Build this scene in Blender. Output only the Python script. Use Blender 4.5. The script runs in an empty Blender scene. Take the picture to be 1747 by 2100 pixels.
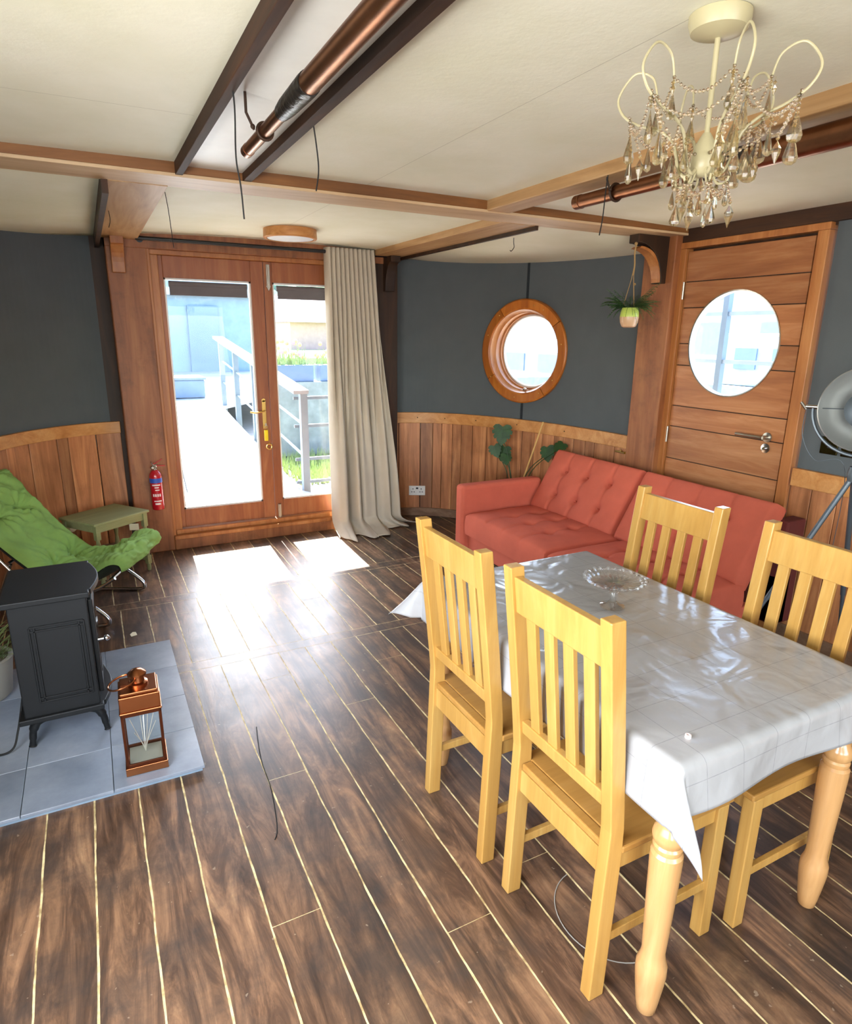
import bpy, bmesh, math, random
from mathutils import Vector, Matrix, noise
random.seed(7)
sc = bpy.context.scene
col = sc.collection
PI = math.pi
# ------------------------------------------------------------------ camera
YAW, PIT, ROLL, FPX = .481, -.2706, -.0125, 1306.0
cyw, sy, cp, sp = math.cos(YAW), math.sin(YAW), math.cos(PIT), math.sin(PIT)
fw = Vector((sy*cp, cyw*cp, sp)); rt = Vector((cyw, -sy, 0)); dn = -rt.cross(fw)
r2 = math.cos(ROLL)*rt + math.sin(ROLL)*dn; d2 = -math.sin(ROLL)*rt + math.cos(ROLL)*dn
cam_d = bpy.data.cameras.new('camera'); cam = bpy.data.objects.new('camera', cam_d); col.objects.link(cam)
M = Matrix.Identity(4)
for i in range(3):
    M[i][0] = r2[i]; M[i][1] = -d2[i]; M[i][2] = -fw[i]
M[0][3], M[1][3], M[2][3] = 0, 0, 1.6
cam.matrix_world = M
cam_d.sensor_fit = 'HORIZONTAL'; cam_d.sensor_width = 36.0
cam_d.lens = 36.0*FPX/1747.0
cam_d.clip_start = .02; cam_d.clip_end = 400
sc.camera = cam
# ------------------------------------------------------------------ colour management, light
sc.view_settings.view_transform = 'Standard'; sc.view_settings.look = 'None'
sc.view_settings.gamma = 1; sc.view_settings.exposure = 1.2; sc.view_settings.use_curve_mapping = False
cy = sc.cycles
cy.use_denoising = True
cy.max_bounces = 8; cy.diffuse_bounces = 4; cy.glossy_bounces = 3; cy.transmission_bounces = 7; cy.transparent_max_bounces = 12
cy.caustics_reflective = False; cy.caustics_refractive = False
cy.sample_clamp_indirect = 6.0
cy.use_adaptive_sampling = True; cy.adaptive_threshold = .045
w = bpy.data.worlds.new('sky'); sc.world = w; w.use_nodes = True
wn = w.node_tree.nodes; wl = w.node_tree.links
bg = wn['Background']; sky = wn.new('ShaderNodeTexSky'); sky.sky_type = 'NISHITA'
sky.sun_disc = False; sky.sun_elevation = math.radians(49); sky.sun_rotation = math.radians(2.4)
sky.air_density = 1.0; sky.dust_density = 2.0
wl.new(sky.outputs[0], bg.inputs[0]); bg.inputs[1].default_value = 1.0
def aim(o, d):
    o.rotation_euler = Vector(d).to_track_quat('-Z', 'Y').to_euler()
sl = bpy.data.lights.new('sun', 'SUN'); sl.energy = 42.0; sl.angle = math.radians(.6); sl.color = (1, .96, .88)
so = bpy.data.objects.new('sun', sl); col.objects.link(so); aim(so, (-.042, -1, -1.15)); so.location = (1, 12, 14)
def area(name, loc, d, sx, sy_, e, c):
    l = bpy.data.lights.new(name, 'AREA'); l.shape = 'RECTANGLE'; l.size = sx; l.size_y = sy_; l.energy = e; l.color = c
    o = bpy.data.objects.new(name, l); col.objects.link(o); o.location = loc; aim(o, d)
    return o
area('fill_light_back', (1.3, -3.9, 1.35), (0, 1, .5), 2.6, 1.3, 42, (1, .99, .97))  # fill lamp added behind the camera, at an unseen opening
area('fill_light_left', (-.86, .55, 1.3), (1, .12, -.42), 2.0, .85, 48, (1, .985, .96))  # main fill lamp at an unseen left opening, on the chairs' lit side
area('fill_light_left_rear', (-.86, -2.6, 1.4), (1, .6, .5), 1.9, 1.0, 38, (1, .985, .96))  # second unseen fill lamp, added to lift the room and ceiling

# ------------------------------------------------------------------ materials
def lin(c):
    if isinstance(c, str): c = [int(c[i:i+2], 16)/255 for i in (0, 2, 4)]
    return tuple((x/12.92 if x <= .04045 else ((x+.055)/1.055)**2.4) for x in c)+(1,)
def newmat(name):
    m = bpy.data.materials.new(name); m.use_nodes = True
    nt = m.node_tree; return m, nt.nodes, nt.links, nt.nodes['Principled BSDF']
def ramp(n, stops):
    r = n.new('ShaderNodeValToRGB'); e = r.color_ramp.elements
    while len(e) < len(stops): e.new(.5)
    for i, (p, c) in enumerate(stops): e[i].position = p; e[i].color = lin(c)
    return r
def mathn(n, l, op, a, b=None, c=None):
    m = n.new('ShaderNodeMath'); m.operation = op
    for i, v in enumerate((a, b, c)):
        if v is None: continue
        if hasattr(v, 'links') or hasattr(v, 'is_linked'): l.new(v, m.inputs[i])
        else: m.inputs[i].default_value = v
    return m.outputs[0]
def mixc(n, l, f, a, b, mode='MIX'):
    m = n.new('ShaderNodeMix'); m.data_type = 'RGBA'; m.blend_type = mode
    for s, v in ((m.inputs[0], f), (m.inputs[6], a), (m.inputs[7], b)):
        if hasattr(v, 'is_linked'): l.new(v, s)
        else: s.default_value = v
    return m.outputs[2]
def coords(n, l, scale, rand=False):
    tc = n.new('ShaderNodeTexCoord'); mp = n.new('ShaderNodeMapping'); mp.inputs[3].default_value = scale
    l.new(tc.outputs['Object'], mp.inputs[0])
    if not rand: return mp.outputs[0], None, tc
    g = n.new('ShaderNodeNewGeometry')
    v = n.new('ShaderNodeVectorMath'); v.operation = 'ADD'
    cmb = n.new('ShaderNodeCombineXYZ')
    k = mathn(n, l, 'MULTIPLY', g.outputs['Random Per Island'], 37.0)
    for i in range(3): l.new(k, cmb.inputs[i])
    l.new(mp.outputs[0], v.inputs[0]); l.new(cmb.outputs[0], v.inputs[1])
    return v.outputs[0], g.outputs['Random Per Island'], tc
def noisen(n, l, vec, sc_, det=4, rough=.55, dist=0):
    t = n.new('ShaderNodeTexNoise'); t.inputs['Scale'].default_value = sc_; t.inputs['Detail'].default_value = det
    t.inputs['Roughness'].default_value = rough; t.inputs['Distortion'].default_value = dist
    l.new(vec, t.inputs['Vector']); return t.outputs[0]
def bump(n, l, bs, h, strength=.2, dist=.002):
    b = n.new('ShaderNodeBump'); b.inputs['Strength'].default_value = strength; b.inputs['Distance'].default_value = dist
    l.new(h, b.inputs['Height']); l.new(b.outputs[0], bs.inputs['Normal'])
def plain(name, c, rough=.5, metal=0, spec=.5, coat=0, bumps=None, var=.08, vs=6):
    m, n, l, b = newmat(name)
    v, _, tc = coords(n, l, (1, 1, 1))
    nz = noisen(n, l, v, vs, 5, .6)
    c0 = lin(c)[:3]
    lo = tuple(max(0, x*(1-var*1.6)) for x in c0)+(1,); hi = tuple(min(1, x*(1+var)) for x in c0)+(1,)
    f = mathn(n, l, 'MULTIPLY_ADD', nz, 2.2, -.6); 
    cl = n.new('ShaderNodeClamp'); l.new(f, cl.inputs[0])
    l.new(mixc(n, l, cl.outputs[0], lo, hi), b.inputs['Base Color'])
    b.inputs['Roughness'].default_value = rough; b.inputs['Metallic'].default_value = metal
    b.inputs['Specular IOR Level'].default_value = spec; b.inputs['Coat Weight'].default_value = coat
    if bumps: bump(n, l, b, noisen(n, l, v, bumps[0], 3), bumps[1], bumps[2] if len(bumps) > 2 else .002)
    return m
def wood(name, stops, axis='z', rough=.4, rand=True, vary=.35, spec=.4, blotch=0, bl_col='2a1810', sc_=1.0, coat=0):
    m, n, l, b = newmat(name)
    s = [7*sc_, 7*sc_, 7*sc_]; s['xyz'.index(axis)] = .7*sc_
    v, rnd, tc = coords(n, l, s, rand)
    n1 = noisen(n, l, v, 1.6, 6, .62, .9)
    r = ramp(n, stops); l.new(n1, r.inputs[0])
    s2 = [60*sc_]*3; s2['xyz'.index(axis)] = 2.2*sc_
    v2, _, _ = coords(n, l, s2, rand)
    n2 = noisen(n, l, v2, 1.5, 3, .6)
    c = mixc(n, l, mathn(n, l, 'MULTIPLY', n2, .75), r.outputs[0], (.3, .2, .15, 1), 'MULTIPLY')
    c = mixc(n, l, .45, r.outputs[0], c)
    if rnd is not None:
        hsv = n.new('ShaderNodeHueSaturation'); l.new(c, hsv.inputs['Color'])
        l.new(mathn(n, l, 'MULTIPLY_ADD', rnd, vary*2, 1-vary), hsv.inputs['Value'])
        c = hsv.outputs[0]
    if blotch:
        v3, _, _ = coords(n, l, (1, 1, 1)); n3 = noisen(n, l, v3, 4.5, 6, .7)
        rr = ramp(n, [(.50, '000000'), (.72, 'ffffff')]); l.new(n3, rr.inputs[0])
        c = mixc(n, l, mathn(n, l, 'MULTIPLY', rr.outputs[0], blotch), c, lin(bl_col))
    l.new(c, b.inputs['Base Color']); b.inputs['Roughness'].default_value = rough
    b.inputs['Specular IOR Level'].default_value = spec; b.inputs['Coat Weight'].default_value = coat; b.inputs['Coat Roughness'].default_value = .2
    bump(n, l, b, n2, .18, .0015)
    return m
def glassmat(name, c=(1, 1, 1), rough=0.0, f0=.012, f1=.5, pw=5.0):
    # thin clear pane: see-through with a fresnel sheen
    m, n, l, b = newmat(name); n.remove(b)
    t = n.new('ShaderNodeBsdfTransparent'); t.inputs[0].default_value = (*c, 1)
    g = n.new('ShaderNodeBsdfGlossy'); g.inputs['Roughness'].default_value = rough
    fr = n.new('ShaderNodeLayerWeight'); fr.inputs[0].default_value = .5
    fo_ = mathn(n, l, 'MULTIPLY_ADD', mathn(n, l, 'POWER', fr.outputs['Facing'], pw), f1, f0)
    mx = n.new('ShaderNodeMixShader'); l.new(fo_, mx.inputs[0]); l.new(t.outputs[0], mx.inputs[1]); l.new(g.outputs[0], mx.inputs[2])
    l.new(mx.outputs[0], n['Material Output'].inputs[0]); return m
def crystalmat(name, c, ior=1.5, rough=.02, see=.25):
    m, n, l, b = newmat(name)
    b.inputs['Base Color'].default_value = lin(c); b.inputs['Transmission Weight'].default_value = 1
    b.inputs['IOR'].default_value = ior; b.inputs['Roughness'].default_value = rough
    t = n.new('ShaderNodeBsdfTransparent'); t.inputs[0].default_value = lin(c); mx = n.new('ShaderNodeMixShader'); mx.inputs[0].default_value = see
    l.new(b.outputs[0], mx.inputs[1]); l.new(t.outputs[0], mx.inputs[2]); l.new(mx.outputs[0], n['Material Output'].inputs[0])
    return m

MT = {}
MT['panel'] = wood('panelling', [(.25, '7c4e2e'), (.5, 'b0744a'), (.75, 'd89c68')], 'z', .45, vary=.28, blotch=.25, bl_col='4a2a18')
MT['rail'] = wood('dado_oak', [(.25, 'ac6c36'), (.5, 'cc8e50'), (.8, 'e2ad70')], 'x', .4, vary=.06)
MT['post'] = wood('post_oak', [(.2, '6a3c20'), (.5, '985e38'), (.8, 'b87c4c')], 'z', .5, vary=.05, blotch=.5, bl_col='3c2416')
MT['frame'] = wood('door_frame_oak', [(.2, '8a5028'), (.5, 'b0703c'), (.8, 'ca9058')], 'z', .4, vary=.08)
MT['leaf'] = wood('door_leaf_oak', [(.2, '7a4024'), (.5, '9c5a34'), (.8, 'b87a4c')], 'z', .4, vary=.05)
MT['boards'] = wood('door_boards', [(.2, '86502e'), (.5, 'aa6e42'), (.8, 'ca9464')], 'y', .42, vary=.13, sc_=1.2)
MT['beamx'] = wood('beam_oak', [(.2, '7a5230'), (.5, 'a67c50'), (.8, 'c49c70')], 'x', .5, vary=.05)
MT['beamy'] = wood('beam_long_oak', [(.2, '946c40'), (.5, 'bc9464'), (.8, 'd6b284')], 'y', .5, vary=.08)
MT['beamdark'] = wood('beam_dark_oak', [(.2, '1c0f08'), (.5, '3a210e'), (.8, '5e3818')], 'y', .7, vary=.05)
MT['dark'] = wood('dark_timber', [(.2, '1c100a'), (.5, '34200f'), (.8, '543218')], 'z', .6, vary=.1)
MT['ring'] = wood('porthole_oak', [(.2, '8e4814'), (.5, 'b4661f'), (.8, 'd08638')], 'z', .35, vary=.25)
MT['chair'] = wood('chair_rubberwood', [(.2, 'b6863f'), (.5, 'c89a50'), (.8, 'd8b168')], 'z', .33, vary=.07, coat=.25)
MT['tleg'] = wood('table_pine', [(.2, 'c08c54'), (.5, 'd09f66'), (.8, 'deb47c')], 'z', .25, vary=.04, coat=.5)
MT['wall'] = plain('slate_blue_paint', '565b5d', .85, spec=.25, var=.04, bumps=(220, .12, .001))
MT['ceil'] = None
MT['white'] = plain('white_plastic', 'e8e6e0', .4)
MT['cream'] = plain('cream_enamel', 'beb48e', .35, var=.04)
MT['black'] = plain('black_metal', '121214', .4)
MT['rubber'] = plain('black_rubber', '0c0c0c', .7)
MT['iron'] = plain('stove_black', '111315', .55, spec=.35, bumps=(160, .15, .001))
MT['chrome'] = plain('chrome', 'c8c8c8', .18, 1)
MT['steel'] = plain('brushed_steel', 'b8b2a6', .3, 1)
MT['brass'] = plain('brass', 'c8a35c', .28, 1)
MT['copper'] = plain('copper_pipe', '9a6a4c', .34, 1, bumps=(14, .2, .002), var=.2)
MT['copper2'] = plain('copper_lantern', 'a86a44', .26, 1, var=.1)
MT['lagging'] = plain('pipe_wrap', '2c2824', .35, .5, bumps=(40, .8, .006), var=.5)
MT['sofa'] = plain('terracotta_weave', 'c2604a', .9, spec=.2, bumps=(420, .25, .001), var=.07)
MT['curtain'] = plain('linen_curtain', 'bdb2a0', .95, spec=.1, bumps=(500, .2, .001), var=.04)
MT['green'] = plain('green_cotton', '86a85a', .9, spec=.15, bumps=(300, .2, .001), var=.1)
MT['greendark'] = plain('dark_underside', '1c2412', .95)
MT['sage'] = wood('sage_paint', [(.2, '84865c'), (.5, '959868'), (.8, 'a5a878')], 'x', .6, vary=.03)
MT['slip'] = plain('paper', 'e8dfc0', .8)
MT['red'] = plain('extinguisher_red', 'b01420', .25, coat=.4)
MT['blue'] = plain('label_blue', '2c4fa8', .4)
MT['labelwhite'] = plain('label_white', 'e8d8d4', .5)
MT['yellow'] = plain('yellow_tag', 'f0d000', .4)
MT['grout'] = plain('grout', '5a5c60', .9)
MT['leafg'] = plain('monstera_leaf', '24441c', .6, spec=.5, var=.3, vs=20)
MT['fern'] = plain('fern_leaf', '3f6832', .6, var=.3)
MT['grassy'] = plain('dry_grass_leaf', '7c8f55', .7, var=.3)
MT['pot2'] = None
MT['terra'] = plain('stone_pot', '9a958a', .8)
MT['cane'] = wood('bamboo', [(.2, 'c89a50'), (.8, 'e0bc78')], 'z', .5, vary=0)
MT['jute'] = plain('jute_cord', 'a08050', .9)
MT['lampshade_in'] = plain('lamp_silver', 'a8aaa8', .38, .65, var=.05)
MT['lamp_grey'] = plain('lamp_grey', '5c646a', .45, .6)
MT['diffuser'] = plain('light_diffuser', 'd8dce0', .5)
MT['glass'] = glassmat('window_glass', (.97, .99, .99))
MT['crystal'] = crystalmat('crystal', 'fbf3dc', 1.5, .02, .35)
MT['bead'] = crystalmat('bead_crystal', 'fff6e8', 1.5, .05, .3)
MT['pressed'] = glassmat('pressed_glass', (.99, 1, 1), .06, .08, .6, 2.4)
MT['blind'] = plain('roller_blind', '6c6668', .8)
MT['candle'] = plain('wax', 'ece6d4', .6)
MT['led'] = plain('copper_wire', 'e8e0d0', .3, .6)
MT['skirt'] = wood('skirting', [(.2, '6a4a34'), (.5, '8a6a50'), (.8, 'a5886c')], 'x', .6, vary=.05)
# outside
MT['deck'] = plain('pale_gangway', '7e8184', .8, var=.04)
MT['navy'] = plain('blue_shed', '70838f', .8)
MT['pale'] = plain('pale_render', '8e989e', .8)
MT['galv'] = plain('galvanised', '66727a', .6)
MT['grass'] = plain('lawn', '8a9a66', .95, var=.3, vs=30)
MT['hedge'] = plain('tree_leaf', '4e6650', .95, var=.3, vs=8)
MT['soil'] = plain('path_ground', '8a847c', .95, var=.1)
MT['boatblue'] = plain('boat_paint', '66768c', .6)
MT['flow1'] = plain('flower_orange', 'd09468', .8); MT['flow2'] = plain('flower_yellow', 'd0bc6c', .8); MT['flow3'] = plain('flower_pink', 'd08c9c', .8)

# ceiling: painted boards, faint panel joints and hairline marks
m, n, l, b = newmat('ceiling_paint')
v, _, tc = coords(n, l, (1, 1, 1)); nz = noisen(n, l, v, 2.2, 6, .6); nf = noisen(n, l, v, 30, 4, .6)
sep = n.new('ShaderNodeSeparateXYZ'); l.new(tc.outputs['Object'], sep.inputs[0])
def line(ax, val, wd): return mathn(n, l, 'COMPARE', sep.outputs[ax], val, wd)
ln = mathn(n, l, 'MAXIMUM', line(0, 1.21, .0013), mathn(n, l, 'MULTIPLY', line(1, 2.31, .0013), mathn(n, l, 'LESS_THAN', sep.outputs[0], .38)))
r = ramp(n, [(.3, 'e0dec4'), (.7, 'edebd8')]); l.new(nz, r.inputs[0])
c = mixc(n, l, mathn(n, l, 'MULTIPLY', ln, .45), r.outputs[0], lin('8a8266'))
l.new(c, b.inputs['Base Color']); b.inputs['Roughness'].default_value = .6; b.inputs['Specular IOR Level'].default_value = .25
bump(n, l, b, mathn(n, l, 'ADD', mathn(n, l, 'MULTIPLY', nz, 2.0), nf), .25, .004)
MT['ceil'] = m
# floor: dark varnished boards with pale caulked seams, cross boards and butt joints
m, n, l, b = newmat('ship_deck_floor')
tc = n.new('ShaderNodeTexCoord'); sep = n.new('ShaderNodeSeparateXYZ'); l.new(tc.outputs['Object'], sep.inputs[0])
X, Y = sep.outputs[0], sep.outputs[1]
wob = noisen(n, l, tc.outputs['Object'], 5, 3)
Xw = mathn(n, l, 'MULTIPLY_ADD', wob, .010, mathn(n, l, 'ADD', X, -.005))
P = .1437
rowB = mathn(n, l, 'GREATER_THAN', Y, 3.05); rowC = mathn(n, l, 'GREATER_THAN', Y, 3.98)
xs = mathn(n, l, 'ADD', Xw, mathn(n, l, 'ADD', mathn(n, l, 'MULTIPLY', rowB, -.018), mathn(n, l, 'MULTIPLY', rowC, .03)))
u = mathn(n, l, 'DIVIDE', mathn(n, l, 'ADD', xs, -.135+10*P), P)
idx = mathn(n, l, 'FLOOR', u); fr = mathn(n, l, 'SUBTRACT', u, idx)
dist = mathn(n, l, 'MULTIPLY', mathn(n, l, 'MINIMUM', fr, mathn(n, l, 'SUBTRACT', 1.0, fr)), P)
wid = mathn(n, l, 'MULTIPLY_ADD', noisen(n, l, tc.outputs['Object'], 9, 4), .0042, .0006)
seamx = mathn(n, l, 'LESS_THAN', dist, wid)
def ybox(y0, hw): return mathn(n, l, 'COMPARE', mathn(n, l, 'MULTIPLY_ADD', wob, .012, mathn(n, l, 'ADD', Y, -.006)), y0, hw)
cross = mathn(n, l, 'MAXIMUM', ybox(3.047, .042), ybox(3.98, .05))
cedge = mathn(n, l, 'MAXIMUM', mathn(n, l, 'MAXIMUM', ybox(3.005, .0016), ybox(3.089, .0016)), mathn(n, l, 'MAXIMUM', ybox(3.93, .0016), ybox(4.03, .0016)))
ysh = mathn(n, l, 'MULTIPLY_ADD', idx, 1.37, Y)
wn2 = n.new('ShaderNodeTexWhiteNoise'); wn2.noise_dimensions = '1D'; l.new(idx, wn2.inputs['W'])
yb = mathn(n, l, 'FRACT', mathn(n, l, 'DIVIDE', mathn(n, l, 'MULTIPLY_ADD', wn2.outputs[0], 2.3, Y), 2.3))
butt = mathn(n, l, 'LESS_THAN', yb, .0009)
seam = mathn(n, l, 'MAXIMUM', mathn(n, l, 'MULTIPLY', seamx, mathn(n, l, 'SUBTRACT', 1.0, cross)), mathn(n, l, 'MAXIMUM', cedge, butt))
cmb = n.new('ShaderNodeCombineXYZ')
l.new(mathn(n, l, 'MULTIPLY', X, 9), cmb.inputs[0]); l.new(mathn(n, l, 'MULTIPLY', Y, 1.3), cmb.inputs[1])
l.new(mathn(n, l, 'MULTIPLY', idx, 3.7), cmb.inputs[2])
g1 = noisen(n, l, cmb.outputs[0], 1.7, 8, .7, .8)
r = ramp(n, [(.30, '241a14'), (.46, '553f30'), (.60, '826249'), (.76, 'ae8c68')]); l.new(g1, r.inputs[0])
dirt = noisen(n, l, tc.outputs['Object'], 2.6, 7, .7)
rd = ramp(n, [(.44, '000000'), (.62, 'ffffff')]); l.new(dirt, rd.inputs[0])
c = mixc(n, l, mathn(n, l, 'MULTIPLY', rd.outputs[0], .72), r.outputs[0], lin('35302d'))
hs = n.new('ShaderNodeHueSaturation'); l.new(c, hs.inputs['Color']); l.new(mathn(n, l, 'MULTIPLY_ADD', wn2.outputs[0], .5, .78), hs.inputs['Value'])
spk = noisen(n, l, tc.outputs['Object'], 38, 2); sp_ = mathn(n, l, 'GREATER_THAN', spk, .73)
c = mixc(n, l, mathn(n, l, 'MULTIPLY', sp_, .35), hs.outputs[0], lin('b5a48c'))
sn = noisen(n, l, tc.outputs['Object'], 22, 4); rs = ramp(n, [(.35, 'a08a5c'), (.6, 'dccb98')]); l.new(sn, rs.inputs[0])
c = mixc(n, l, seam, c, rs.outputs[0])
l.new(c, b.inputs['Base Color'])
l.new(mathn(n, l, 'MULTIPLY_ADD', dirt, .3, mathn(n, l, 'MULTIPLY_ADD', seam, .25, .22)), b.inputs['Roughness'])
b.inputs['Specular IOR Level'].default_value = .5
hgt = mathn(n, l, 'SUBTRACT', mathn(n, l, 'ADD', mathn(n, l, 'MULTIPLY', g1, .35), mathn(n, l, 'MULTIPLY', noisen(n, l, tc.outputs['Object'], 7, 4), .5)), mathn(n, l, 'MULTIPLY', seam, .6))
bump(n, l, b, hgt, .35, .006)
MT['floor'] = m
# slate tiles
m, n, l, b = newmat('slate_tile'); v, rnd, tc = coords(n, l, (1, 1, 1), True)
nz = noisen(n, l, v, 3, 7, .65); r = ramp(n, [(.3, '707a88'), (.55, '8c96a4'), (.8, 'a8b0bc')]); l.new(nz, r.inputs[0])
l.new(r.outputs[0], b.inputs['Base Color']); b.inputs['Roughness'].default_value = .3; b.inputs['Specular IOR Level'].default_value = .8; bump(n, l, b, nz, .15, .003); MT['tile'] = m
# wipe-clean tablecloth with a thin grey check
m, n, l, b = newmat('wipe_clean_cloth'); uvn = n.new('ShaderNodeUVMap')
sp3 = n.new('ShaderNodeSeparateXYZ'); l.new(uvn.outputs[0], sp3.inputs[0])
def gl(s, k, wd): return mathn(n, l, 'LESS_THAN', mathn(n, l, 'FRACT', mathn(n, l, 'DIVIDE', s, k)), wd)
g = mathn(n, l, 'MAXIMUM', gl(sp3.outputs[0], .118, .018), gl(sp3.outputs[1], .118, .018))
v, _, tc = coords(n, l, (1, 1, 1)); nz = noisen(n, l, v, 60, 3)
g = mathn(n, l, 'MULTIPLY', g, mathn(n, l, 'MULTIPLY', nz, .75))
l.new(mixc(n, l, g, lin('a3a2a2'), lin('6c6c72')), b.inputs['Base Color'])
b.inputs['Roughness'].default_value = .24; b.inputs['Specular IOR Level'].default_value = .6
mp = n.new('ShaderNodeMapping'); mp.inputs[3].default_value = (1, 1, 1); l.new(tc.outputs['Object'], mp.inputs[0])
nb = noisen(n, l, mp.outputs[0], 5.5, 2, .4, 1.2); nb2 = noisen(n, l, mp.outputs[0], 26, 2, .4, .5)
bump(n, l, b, mathn(n, l, 'ADD', nb, mathn(n, l, 'MULTIPLY', nb2, .12)), .55, .02); MT['cloth'] = m
# two-tone pot: lime glaze above, raw clay below
m, n, l, b = newmat('two_tone_pot'); tc = n.new('ShaderNodeTexCoord'); s3 = n.new('ShaderNodeSeparateXYZ'); l.new(tc.outputs['Object'], s3.inputs[0])
l.new(mixc(n, l, mathn(n, l, 'GREATER_THAN', s3.outputs[2], .062), lin('c9a27c'), lin('bccb5c')), b.inputs['Base Color']); b.inputs['Roughness'].default_value = .35
MT['pot2'] = m

# ------------------------------------------------------------------ mesh helpers
class MB:
    def __init__(s): s.v = []; s.f = []; s.uv = None
    def add(s, vs, fs):
        k = len(s.v); s.v += [Vector(p) for p in vs]; s.f += [[i+k for i in f] for f in fs]; return s
    def box(s, x0, x1, y0, y1, z0, z1):
        return s.add([(x0,y0,z0),(x1,y0,z0),(x1,y1,z0),(x0,y1,z0),(x0,y0,z1),(x1,y0,z1),(x1,y1,z1),(x0,y1,z1)],
                     [(3,2,1,0),(4,5,6,7),(0,1,5,4),(1,2,6,5),(2,3,7,6),(3,0,4,7)])
    def bar(s, p0, p1, w_, h_, up=(0,0,1), w2=None, h2=None):
        p0, p1 = Vector(p0), Vector(p1); d = (p1-p0).normalized(); u = Vector(up)
        if abs(d.dot(u)) > .98: u = Vector((0,1,0))
        a = d.cross(u).normalized(); u = a.cross(d).normalized(); vs = []
        for p, ww, hh in ((p0, w_, h_), (p1, w2 or w_, h2 or h_)):
            vs += [p-a*ww/2-u*hh/2, p+a*ww/2-u*hh/2, p+a*ww/2+u*hh/2, p-a*ww/2+u*hh/2]
        return s.add(vs, [(3,2,1,0),(4,5,6,7),(0,1,5,4),(1,2,6,5),(2,3,7,6),(3,0,4,7)])
    def tube(s, pts, r, seg=10, cap=True, closed=False):
        pts = [Vector(p) for p in pts]; N = len(pts); rs = r if isinstance(r, (list, tuple)) else [r]*N
        vs = []; fs = []; pa = None
        for i, p in enumerate(pts):
            if closed: d = pts[(i+1) % N]-pts[i-1]
            else: d = pts[min(i+1, N-1)]-pts[max(i-1, 0)]
            if d.length < 1e-9: d = Vector((0,0,1))
            d.normalize()
            if pa is None:
                q = Vector((0,0,1)) if abs(d.z) < .9 else Vector((1,0,0)); pa = d.cross(q).normalized()
            pa = (pa-d*pa.dot(d)).normalized(); pb = d.cross(pa)
            for k in range(seg):
                t = 2*PI*k/seg; vs.append(p+(pa*math.cos(t)+pb*math.sin(t))*rs[i])
        for i in range(N if closed else N-1):
            j = (i+1) % N
            for k in range(seg):
                k2 = (k+1) % seg; fs.append((i*seg+k, i*seg+k2, j*seg+k2, j*seg+k))
        if cap and not closed:
            fs.append(tuple(reversed(range(seg)))); fs.append(tuple((N-1)*seg+k for k in range(seg)))
        return s.add(vs, fs)
    def lathe(s, prof, c=(0,0,0), seg=24, mat=None, cap=True):
        vs = []; fs = []; mat = mat or Matrix.Translation(c)
        for r_, z in prof:
            for k in range(seg):
                t = 2*PI*k/seg; vs.append(mat @ Vector((r_*math.cos(t), r_*math.sin(t), z)))
        for i in range(len(prof)-1):
            for k in range(seg):
                k2 = (k+1) % seg; fs.append((i*seg+k, i*seg+k2, (i+1)*seg+k2, (i+1)*seg+k))
        if cap:
            fs.append(tuple(reversed(range(seg)))); fs.append(tuple((len(prof)-1)*seg+k for k in range(seg)))
        return s.add(vs, fs)
    def sph(s, c, r, seg=10, sz=1.0):
        n_ = max(4, seg//2+1)
        return s.lathe([(max(1e-4, r*math.sin(PI*i/n_)), -r*sz*math.cos(PI*i/n_)) for i in range(n_+1)], c, seg)
    def prism(s, poly, fn, d0, d1):   # poly of (a,b); fn(a,b,d)->xyz
        n_ = len(poly); vs = [fn(a, b_, d0) for a, b_ in poly]+[fn(a, b_, d1) for a, b_ in poly]
        return s.add(vs, [tuple(reversed(range(n_))), tuple(range(n_, 2*n_))]+[(i, (i+1) % n_, (i+1) % n_+n_, i+n_) for i in range(n_)])
    def strip(s, path, o0, o1, z0, z1, inward):   # rectangle swept along a plan path; inward(i)->unit normal
        vs = []; fs = []
        for i, p in enumerate(path):
            q = inward[i]
            for o, z in ((o0, z0), (o1, z0), (o1, z1), (o0, z1)): vs.append((p[0]+q[0]*o, p[1]+q[1]*o, z))
        for i in range(len(path)-1):
            for k in range(4):
                k2 = (k+1) % 4; fs.append((i*4+k, i*4+k2, i*4+4+k2, i*4+4+k))
        e = (len(path)-1)*4; fs += [(3,2,1,0), (e, e+1, e+2, e+3)]
        return s.add(vs, fs)
    def grid(s, fn, nu, nv, uv=None):
        vs = [fn(i/nu, j/nv) for i in range(nu+1) for j in range(nv+1)]
        k = len(s.v)
        s.add(vs, [(i*(nv+1)+j, (i+1)*(nv+1)+j, (i+1)*(nv+1)+j+1, i*(nv+1)+j+1) for i in range(nu) for j in range(nv)])
        if uv: s.uv = [uv(i/nu, j/nv) for i in range(nu+1) for j in range(nv+1)]
        return s
    def xf(s, m): s.v = [m @ p for p in s.v]; return s
    def build(s, name, mat, parent=None, smooth=False, bevel=0, thick=0, kind=None, seg=2, sub=0, angle=40):
        me = bpy.data.meshes.new(name); me.from_pydata([tuple(p) for p in s.v], [], s.f); me.update()
        bm = bmesh.new(); bm.from_mesh(me); bmesh.ops.recalc_face_normals(bm, faces=bm.faces); bm.to_mesh(me); bm.free()
        if s.uv:
            ul = me.uv_layers.new(name='UVMap')
            for lp in me.loops: ul.data[lp.index].uv = s.uv[lp.vertex_index]
        me.materials.append(mat)
        if smooth:
            for p in me.polygons: p.use_smooth = True
            if angle and angle < 180:
                try: me.set_sharp_from_angle(angle=math.radians(angle))
                except Exception: pass
        o = bpy.data.objects.new(name, me); col.objects.link(o)
        if parent is not None:
            o.parent = parent
            if parent.type == 'EMPTY' and not parent.get('_local'):
                o.matrix_parent_inverse = Matrix.Translation(-parent.location)
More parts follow.
